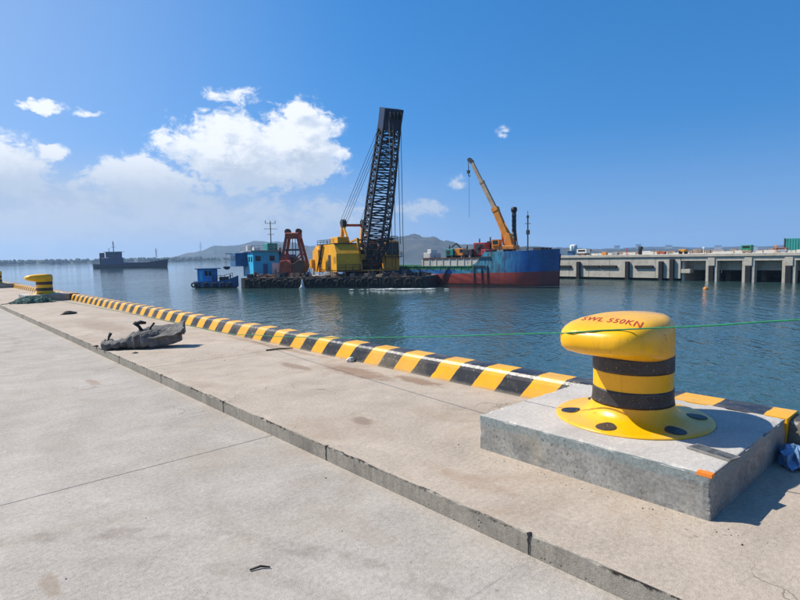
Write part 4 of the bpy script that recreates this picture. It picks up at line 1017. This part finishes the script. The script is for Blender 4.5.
b = MB(); b.tube([(1.0, 0, 2.0), P0.lerp(P1, .62) + Vector((.35, 0, .2))], .2, 10); b.tube([(-.9, .3, 1.6), P0.lerp(P1, .55) + Vector((-.3, 0, 0))], .18, 10); b.build('luffing_cylinder', 'orange_metal', sc_)
b = MB(); b.bar(P2 + Vector((-.3, 0, .2)), P2 + Vector((.3, 0, -.4)), .5, .6); b.tube([P2 + Vector((-.25, -.2, .1)), P2 + Vector((-.25, .2, .1))], .35, 12); b.build('boom_head', 'dark_metal', sc_)
MB().tube([P2 + Vector((-.5, 0, 0)), P2 + Vector((-.48, 0, -2.6))], .05, 5).build('hoist_wire', 'wire', sc_)
MB().tube([P2 + Vector((-.4, 0, 0)), P2 + Vector((-.4, 0, -9.5))], .022, 5).build('hoist_wire', 'wire', sc_)
b = MB(); b.box(-.7, -.3, -.2, .2, -.5, 0); b.tube([(-.5, 0, -.5), (-.5, 0, -.9), (-.3, 0, -1.05), (-.15, 0, -.85)], .07, 6)
o = b.build('hook_block', 'dark_metal', sc_); o.location = P2 + Vector((.02, 0, -1.6))
# black exhaust column behind the crane
fn = empty('exhaust_column', on_ship(-.2, 5.9, 1.3), SR, 'black ribbed exhaust column standing behind the orange deck crane', 'funnel')
b = MB()
for k in range(9): b.lathe([(.36, k * .78), (.40, k * .78 + .1), (.36, k * .78 + .2), (.34, k * .78 + .76)], 14)
b.build('stack', 'dark_metal', fn); b = MB(); b.lathe([(.36, 7.0), (.50, 7.15), (.50, 7.7), (.3, 7.85)], 14); b.build('cowl', 'boom_black', fn)
b = MB(); b.bar((.8, 0, 0), (.1, 0, 5.6), .14); b.bar((-.8, .2, 0), (-.1, 0, 5.6), .14); b.build('brace', 'orange_metal', fn)

# ------------------------------------------------------------------ concrete pier across the basin
PX = 95.0
pier = empty('concrete_pier', (PX, 40, WZ), 0, 'long grey concrete pier with column bays across the basin', 'pier')
def pb(name, mat, x0, x1, y0, y1, z0, z1, bev=0.0):
    return MB().box(x0, x1, y0 - 40, y1 - 40, z0 - WZ, z1 - WZ).build(name, mat, pier, bevel=bev, seg=1)
pb('deck_slab', 'concrete_pier', -.22, 26, -30, 61, .46, .90, .03)
pb('edge_beam', 'concrete_pier', 0, 1.4, -30, 36.3, -.20, .458)
k = 0; ywall = 61.0
while ywall > 36.4:
    y0 = max(36.3, ywall - 4.1); pb('wall_panel', 'concrete_pier', .0, 1.6, y0 + .02, ywall - .02, -3.12, .458, .02); ywall = y0
pb('shadow_gap_footing', 'fender_rubber', .5, 25, 36.3, 60.9, -6, -3.12)  # recessed block coloured black to draw the shadow gap at the waterline
pb('end_wall', 'concrete_pier', 1.62, 26, 60.2, 60.95, -3.1, .458)
for y in (54.84, 45.31, 39.5, 37.7):
    pb('fender', 'fender_rubber', -.45, 0, y - .36, y + .36, -3.7, -.25 if y != 37.7 else .1, .06)
for y0, y1 in ((56.4, 59.6), (50.6, 53.8), (47.3, 50.4), (40.8, 44.0)):
    pb('slot_fender', 'fender_rubber', -.30, 0, y0, y1, -1.45, -.95, .05)
pb('bay_wall', 'concrete_pier', .3, 18, 36.0, 36.29, -6, .455)
pb('landing', 'concrete_pier', -.1, 1.5, 34.9, 36.28, -2.2, -1.55)
yc = 31.74
while yc > -25:
    for dy in (-.62, .62):
        pb('column', 'concrete_pier', .02, 1.3, yc + dy - .21, yc + dy + .21, -6, -.202, .03)
    pb('column_head', 'concrete_pier', -.12, 1.28, yc - .50, yc + .50, -1.0, .30, .03)
    pb('fender', 'fender_rubber', -.14, .5, yc - .36, yc + .36, -3.7, -1.0, .05)  # black strip standing in for the dark gap between the paired columns
    for dx in (8.0, 16.0):
        MB().lathe([(.45, -3), (.45, 3.2)], 12, (dx, yc - 40, 0)).build('pile', 'concrete_dark', pier)
    yc -= 5.15
pb('inner_beam', 'concrete_pier', 2.2, 3.0, -30, 35.98, -1.75, .455)
pb('rear_wall', 'concrete_dark', 18.02, 19, -30, 35.98, -6, .455)
# things on the pier deck (deck z = .74)
DZ = .90
def boxy(name, label, cat, x, y, a, d_, h_, mname, rz=0, win=None, legs=False, group=None):
    e = empty(name, (x, y, DZ), rz, label, cat, group)
    z0 = .35 if legs else 0
    bd = MB().box(-a / 2, a / 2, -d_ / 2, d_ / 2, z0, h_).build('body', mname, e, bevel=.05, seg=1)
    if legs:
        for i in (-.36, .36):
            for j in (-.36, .36): MB().tube([(i * a, j * d_ - .1, .3), (i * a, j * d_ + .1, .3)], .3, 10).build('wheel', 'tyre_rubber', e)
    if win: MB().box(-a / 2 - .03, -a / 2 + .01, -d_ * .35, d_ * .35, h_ * .6, h_ * .88).build('window', 'glass_dark', bd)
    return e
def container(x, y, rz, mname, label):
    e = empty('shipping_container', (x, y, DZ), rz, label, 'container', 'containers on the pier')
    b = MB(); b.box(-1.1, 1.1, -2.9, 2.9, .1, 2.35); bd = b.build('body', mname, e)
    b = MB()
    for k in range(14): b.box(-1.16, -1.1, -2.7 + k * .4, -2.52 + k * .4, .2, 2.25)
    b.build('corrugation', mname, bd)
    b = MB()
    for i in (-1.12, 1.12):
        for j in (-2.92, 2.92): b.box(i - .08, i + .08, j - .08, j + .08, 0, 2.42)
    b.build('corner_post', 'dark_metal', e)
container(117, 24.0, 0, 'teal_paint', 'dark green container on pier deck at right picture edge')
boxy('parked_truck', 'green truck with cab on the pier deck left of containers', 'truck', 112, 31.6, 1.4, 1.6, 1.35, 'green_paint', 0, True, True)
boxy('parked_car', 'small red car on the pier deck at right', 'car', 108, 25.6, 1.3, 1.9, .75, 'rust_red', 0, True, True)
boxy('parked_van', 'white van on pier deck right of the cargo ship bow', 'van', 112, 63.6, 1.6, 2.4, 1.3, 'white_paint', 0, True, True)
boxy('roller', 'yellow roller machine on pier edge above first bay', 'roller', 98.6, 37.4, .9, 1.2, .8, 'crane_yellow_old', 0, None, True)
boxy('tool_box', 'orange tool chest on the pier deck above wall panels', 'chest', 101, 52.8, .7, .9, .55, 'orange_metal')
boxy('site_cabin', 'pale blue site cabin on the pier deck near the ship', 'cabin', 112, 66.6, 1.2, 1.3, 1.0, 'cabin_blue', 0, True)
b = MB(); b.lathe([(.28, 0), (.28, .9), (.42, .95), (.45, 1.15), (.3, 1.3)], 16); b.box(-.35, .35, -.25, .25, 1.05, 1.45)
o = b.build('pier_bollard', 'dark_metal'); o.location = (96.4, 43.75, DZ); tag(o, 'dark mooring post on the edge of the far pier', 'bollard')
tk = empty('storage_tank', (190, 112, DZ), 0, 'white storage tank far behind the pier', 'tank')
MB().lathe([(1.35, 0), (1.35, 3.2), (1.1, 3.5), (.2, 3.7)], 28).build('shell', 'white_paint', tk); b = MB(); b.bar((-1.45, 0, 0), (-1.45, 0, 3.4), .12); b.build('ladder', 'grey_metal', tk)
for k, (y0, y1, x, lb, mname) in enumerate([(38, 57, 103, 'low pale barrier along pier deck above wall panels', 'cream_paint'), (18, 35, 101, 'low pale barrier along pier deck above open bays', 'cream_paint'), (-8, 60, 119, 'long brownish stack of pipes at the pier back', 'deck_rust')]):
    b = MB()
    y = y0
    while y < y1:
        hh = .22 + .28 * random.random() if k < 2 else .45 + .4 * random.random(); ln = min(y1 - y, random.uniform(1.2, 3.4)); b.box(x, x + .5, y, y + ln - .15, DZ, DZ + hh); y += ln + random.choice((0, 0, .8))
    tag(b.build('deck_barrier' if k < 2 else 'pipe_stack', mname), lb, 'barrier' if k < 2 else 'pipes')
b = MB()
for y in (20, 26, 33, 41, 49, 56):
    b.box(109, 109.15, y, y + .15, DZ, DZ + 1.6)
o = None
for k, y in enumerate((24.0, 34.2, 47.2, 54.4)):
    b = MB(); b.bar((0, 0, 0), (0, 0, 1.15), .08); b.box(-.2, .2, -.22, .22, 0, .1); b.box(-.06, .06, -.15, .15, .85, 1.15)
    o = b.build('marker_post', ['orange_metal', 'white_paint', 'red_paint', 'dark_metal'][k]); o.location = (98.5, y, DZ)
    tag(o, ['orange marker post on pier by the red car', 'white marker post on the pier above open bays', 'red marker post on the pier right of dark mooring post', 'dark marker post on the pier above leftmost fender'][k], 'post')
for k, (y, x, a_, d_, h_, mname, lb) in enumerate([(57.0, 100, .8, 1.6, .4, 'rust_brown', 'brown timber stack on pier edge near the ship bow'), (49.6, 99, .7, 1.0, .5, 'grey_metal', 'grey crate on pier above the long slot fenders'), (46.2, 104, 1.0, 2.2, .6, 'white_paint', 'pale crate stack on pier left of dark mooring post'), (41.6, 100, .8, 1.4, .45, 'rust_red', 'reddish crate on pier right of dark mooring post'), (33.2, 103, .9, 1.8, .5, 'grey_metal', 'grey pipe crate on pier above the first open bay'), (28.2, 100, .8, 1.3, .4, 'deck_rust', 'tan crate on pier above the second open bay'), (23.2, 99, .8, 1.2, .5, 'grey_metal', 'grey crate on pier near right picture edge')]):
    e = empty('cargo_crate', (x, y, DZ), 0, lb, 'crate', 'crates on the pier deck'); MB().box(-a_ / 2, a_ / 2, -d_ / 2, d_ / 2, .08, h_).build('body', mname, e, bevel=.02, seg=1)
    for j in (-.35, .35): MB().box(-a_ / 2, a_ / 2, j * d_ - .06, j * d_ + .06, 0, .079).build('skid', 'rust_brown', e)
# orange float on the water before the pier
fl_ = empty('float_buoy', (76.0, 26.0, WZ), 0, 'small orange float on the water before the pier columns', 'buoy'); fl_.scale = (.75, .75, .75)
MB().lathe([(.02, -.25), (.3, -.2), (.42, .02), (.34, .25), (.12, .36), (.05, .38)], 16).build('float', 'orange_metal', fl_); MB().tube([(0, 0, .36), (0, 0, .55), (.08, 0, .6)], .03, 6).build('ring', 'dark_metal', fl_)

# ------------------------------------------------------------------ coaster under way at left
LO = Vector((119.8, 429.7, WZ)); LR = -48
ls = empty('coaster', LO, LR, 'dark navy coaster under way on the open water at left', 'ship')
st = [(-25.5, 3.6, 3.3, 0), (-24, 4.4, 3.1, 0), (-14, 4.8, 2.7, 0), (6, 4.8, 3.0, 0), (17, 4.6, 3.9, .2), (23, 3.6, 4.7, .6), (27.5, 1.8, 5.4, 1.2), (29.5, .2, 5.9, 2.0)]
b = MB(); b.loft([[(x + fl * .5, -hb, tp), (x, -hb * .95, .6), (x, -hb * .6, -1.5), (x, hb * .6, -1.5), (x, hb * .95, .6), (x + fl * .5, hb, tp)] for x, hb, tp, fl in st], smooth=False)
b.build('hull', 'navy_hull', ls)
b = MB(); b.box(-18.5, -6, -3.6, 3.6, 2.7, 7.6); wh = b.build('deckhouse', 'navy_house', ls, bevel=.1, seg=1)
b = MB(); b.box(-15.5, -6.5, -3, 3, 7.6, 11.6); b.build('wheelhouse', 'navy_house', ls, bevel=.1, seg=1)
b = MB(); b.box(-16.2, -5.2, -3.9, 3.9, 11.6, 11.95); b.build('wheelhouse_roof', 'white_paint', ls)
for k in range(5): MB().box(-14.9 + k * 1.65, -13.7 + k * 1.65, -3.05, -2.98, 9.6, 10.9).build('window', 'glass_dark', wh)
b = MB(); b.bar((-11, 0, 11.9), (-11, 0, 19.5), .4); b.bar((-12.8, 0, 15.4), (-9.2, 0, 15.4), .25); b.bar((-12, 0, 17.6), (-10, 0, 17.6), .25); b.bar((-14.6, 0, 11.9), (-14.6, 0, 14.5), .25); b.build('mast', 'dark_metal', ls)
b = MB(); b.box(-21.4, -19.0, -1.4, 1.4, 2.8, 11.2); b.build('funnel', 'navy_hull', ls, bevel=.15, seg=1)
b = MB(); b.box(-4.5, 20, -3.4, 3.4, 2.5, 4.1); b.build('hatch_coaming', 'navy_house', ls, bevel=.1, seg=1)
b = MB(); rail(b, [(-25, -4.2, 3.1), (-19, -4.5, 2.9)], 1.1, 2, .12); rail(b, [(20, -3.9, 4.3), (27, -1.8, 5.3)], 1.1, 2, .12); b.build('railing', 'dark_metal', ls)

# ------------------------------------------------------------------ foam on the water
def foam(x, y, rz, a, d_, label, seed, name='foam_patch'):
    rnd = random.Random(seed); b = MB()
    for k in range(70):
        q = rnd.gauss(0, .42); px = a * max(-1.2, min(1.2, q)); py = d_ * rnd.gauss(0, .38); s_ = rnd.uniform(.10, .42) * (1.1 - .5 * abs(q)); N = 9
        vs = [(px + s_ * 2.2 * math.cos(2 * math.pi * i / N) * (1 + .5 * fbm(i * 1.3, k, seed)), py + s_ * .8 * math.sin(2 * math.pi * i / N) * (1 + .5 * fbm(i * 1.7, k, seed + 3)), .02 + k * .0006) for i in range(N)]
        b.add(vs + [(px, py, .07 + k * .0006)], [(i, (i + 1) % N, N) for i in range(N)])
    o = b.build(name, 'foam'); o.location = (x, y, WZ); o.rotation_euler = (0, 0, R(rz)); tag(o, label, 'foam', kind='stuff')
p = on_barge(13.2, -4.2, 0); foam(p.x, p.y, BR + 6, 6.5, 1.1, 'white foam drifting off the right end of the crane barge', 2)
p = on_barge(-4.4, -.9, 0)
b = MB(); rings = []
for (rr, z) in ((.55, .0), (.34, .28), (.22, .75), (.13, 1.2), (.05, 1.45)):
    rings.append([(rr * math.cos(a) * (1 + .5 * fbm(a, z * 4, 2)), rr * .7 * math.sin(a) * (1 + .5 * fbm(a, z * 4, 5)), z) for a in [2 * math.pi * i / 14 for i in range(14)]])
b.loft(rings); o = b.build('water_splash', 'foam'); o.location = (p.x, p.y, WZ); tag(o, 'white splash of pumped water at the barge side', 'splash', kind='stuff')

# ------------------------------------------------------------------ far land
def ridge(name, D, prof, depth, seed, amp, mat='hill_scrub', zbase=WZ - 1):
    """prof: bearing (deg), height (m) above water; heightfield at distance D"""
    b0, b1 = prof[0][0], prof[-1][0]; nx = 150; ny = 22; vs = []; fs = []
    for i in range(nx + 1):
        bb = b0 + (b1 - b0) * i / nx
        for k in range(len(prof) - 1):
            if prof[k][0] <= bb <= prof[k + 1][0]:
                s_ = (bb - prof[k][0]) / (prof[k + 1][0] - prof[k][0]); s_ = s_ * s_ * (3 - 2 * s_); h_ = prof[k][1] * (1 - s_) + prof[k + 1][1] * s_; break
        for j in range(ny + 1):
            q = j / ny; dd = D + depth * (q - .15); p = pol(bb, dd)
            e = math.sin(min(1, q / .62) * math.pi / 2) ** 1.1 if q < .62 else math.cos((q - .62) / .38 * math.pi / 2)
            nz = fbm(p.x / (D * .035) + seed, p.y / (D * .035), 0, 6)
            vs.append((p.x, p.y, zbase + (h_ + 1) * e * (1 + amp * nz) + (0 if e < .02 else amp * nz * 6 * e)))
    for i in range(nx):
        for j in range(ny):
            a = i * (ny + 1) + j; fs.append((a, a + ny + 1, a + ny + 2, a + 1))
    b = MB(); b.add(vs, fs, 0, True); o = b.build(name, mat); tag(o, kind='structure'); return o
ridge('hill', 2600, [(15, 3), (18.5, 12), (21, 36), (24, 68), (27.5, 88), (30.5, 84), (33, 62), (36, 40), (40, 14)], 700, 1.7, .16)
ridge('hill', 1800, [(35.5, 10), (38, 40), (40, 66), (42.5, 74), (45, 70), (46.5, 58), (48.5, 40), (51, 30), (55, 30), (58, 22), (63, 12), (70, 8)], 520, 7.3, .22)
ridge('far_shore', 1650, [(-40, 8), (-10, 9), (0, 10), (8, 9), (12, 7), (16, 9), (20, 8), (25, 6), (32, 3)], 300, 3.1, .5, 'shore_green')
ridge('far_coast', 3000, [(44, 12), (55, 26), (60, 20), (66, 24), (72, 16), (80, 20), (90, 16), (110, 20)], 500, 9.9, .3)
def tower(bear, D, h_, label, wide):
    p = pol(bear, D, WZ); e = empty('lattice_tower', p, -bear, label, 'tower', 'towers on the far shore')
    b = MB()
    for k in range(6):
        z0, z1 = h_ * k / 6, h_ * (k + 1) / 6; a0, a1 = wide * (1 - k / 6.6), wide * (1 - (k + 1) / 6.6)
        for i, j in ((-1, -1), (1, -1), (1, 1), (-1, 1)): b.bar((i * a0, j * a0, z0), (i * a1, j * a1, z1), .9)
        b.bar((-a0, -a0, z0), (a1, -a1, z1), .6); b.bar((a0, -a0, z0), (-a1, -a1, z1), .6)
    b.build('frame', 'grey_metal', e)
    b = MB()
    for z in (.72, .86): b.bar((-wide * 1.6, 0, h_ * z), (wide * 1.6, 0, h_ * z), 1.0)
    b.build('cross_arm', 'grey_metal', e)
tower(22.0, 2450, 78, 'tallest thin lattice tower on the shore left of the hill', 5)
tower(23.4, 2450, 50, 'shorter lattice tower right of the tallest one at the hill foot', 4)
tower(18.0, 1700, 40, 'thin tower on the left shore above the coaster bow', 2.5)
rnd = random.Random(12)
blocks = [(60.0, 30, 26), (62.2, 40, 18), (63.5, 26, 34), (64.6, 50, 22), (65.4, 24, 38), (66.6, 60, 20), (68.0, 30, 30), (69.6, 44, 16), (72.0, 30, 24), (74.5, 52, 18)]
for k, (bb, wd, hh) in enumerate(blocks):
    e = empty('far_building', pol(bb, 2900, WZ), -bb, ['pale far building leftmost on the hazy right coast', 'long low far building second from left on right coast', 'narrow tall far block third from left on right coast', 'wide far block fourth from left on right coast', 'tallest far block near the middle of right coast', 'widest pale far hall right of the tallest block', 'far block between the wide hall and the low shed', 'low far shed on the hazy right coast', 'second far block from right on the hazy coast', 'rightmost far hall on the hazy coast'][k], 'building', 'far buildings on the right coast')
    MB().box(-wd / 2, wd / 2, -10, 10, 0, hh).build('wall', 'far_wall', e)
    MB().box(-wd / 2 - 1, wd / 2 + 1, -11, 11, hh, hh + 1.2).build('roof', 'grey_metal', e)
# trees on the left shore reading as one dark line
b = MB()
for k in range(520):
    bb = rnd.uniform(-6, 27); p = pol(bb, rnd.uniform(1610, 1720)); s_ = rnd.uniform(3, 7.5); hh = rnd.uniform(6, 13) * (1 - .3 * (bb > 22)); N = 7
    vs = [(p.x + s_ * q * math.cos(i * 2 * math.pi / N) * rnd.uniform(.7, 1.2), p.y + s_ * q * math.sin(i * 2 * math.pi / N), WZ + 2 + hh * z) for q, z in ((.7, 0), (1, .4), (.6, .8)) for i in range(N)] + [(p.x, p.y, WZ + 2 + hh)]
    fs = [(l * N + i, l * N + (i + 1) % N, l * N + N + (i + 1) % N, l * N + N + i) for l in range(2) for i in range(N)] + [(2 * N + i, 2 * N + (i + 1) % N, 3 * N) for i in range(N)]
    b.add(vs, fs)
tag(b.build('shore_wood', 'shore_green'), 'dark low line of trees along the far left shore', 'trees', kind='stuff')

# ------------------------------------------------------------------ haze
mt = bpy.data.materials.new('haze'); mt.use_nodes = True; mt.node_tree.nodes.clear(); t = NT(mt.node_tree); MATS['haze'] = mt
pv = t.n('ShaderNodeVolumePrincipled', Color=(.48, .70, 1.0), Density=.00019, Anisotropy=.2)
ou = t.n('ShaderNodeOutputMaterial'); mt.node_tree.links.new(pv.outputs[0], ou.inputs['Volume'])
hz = MB().box(-5600, 5600, -5600, 5600, -12, 150).build('haze', 'haze'); tag(hz, 'thin pale sea haze', 'haze', kind='stuff')
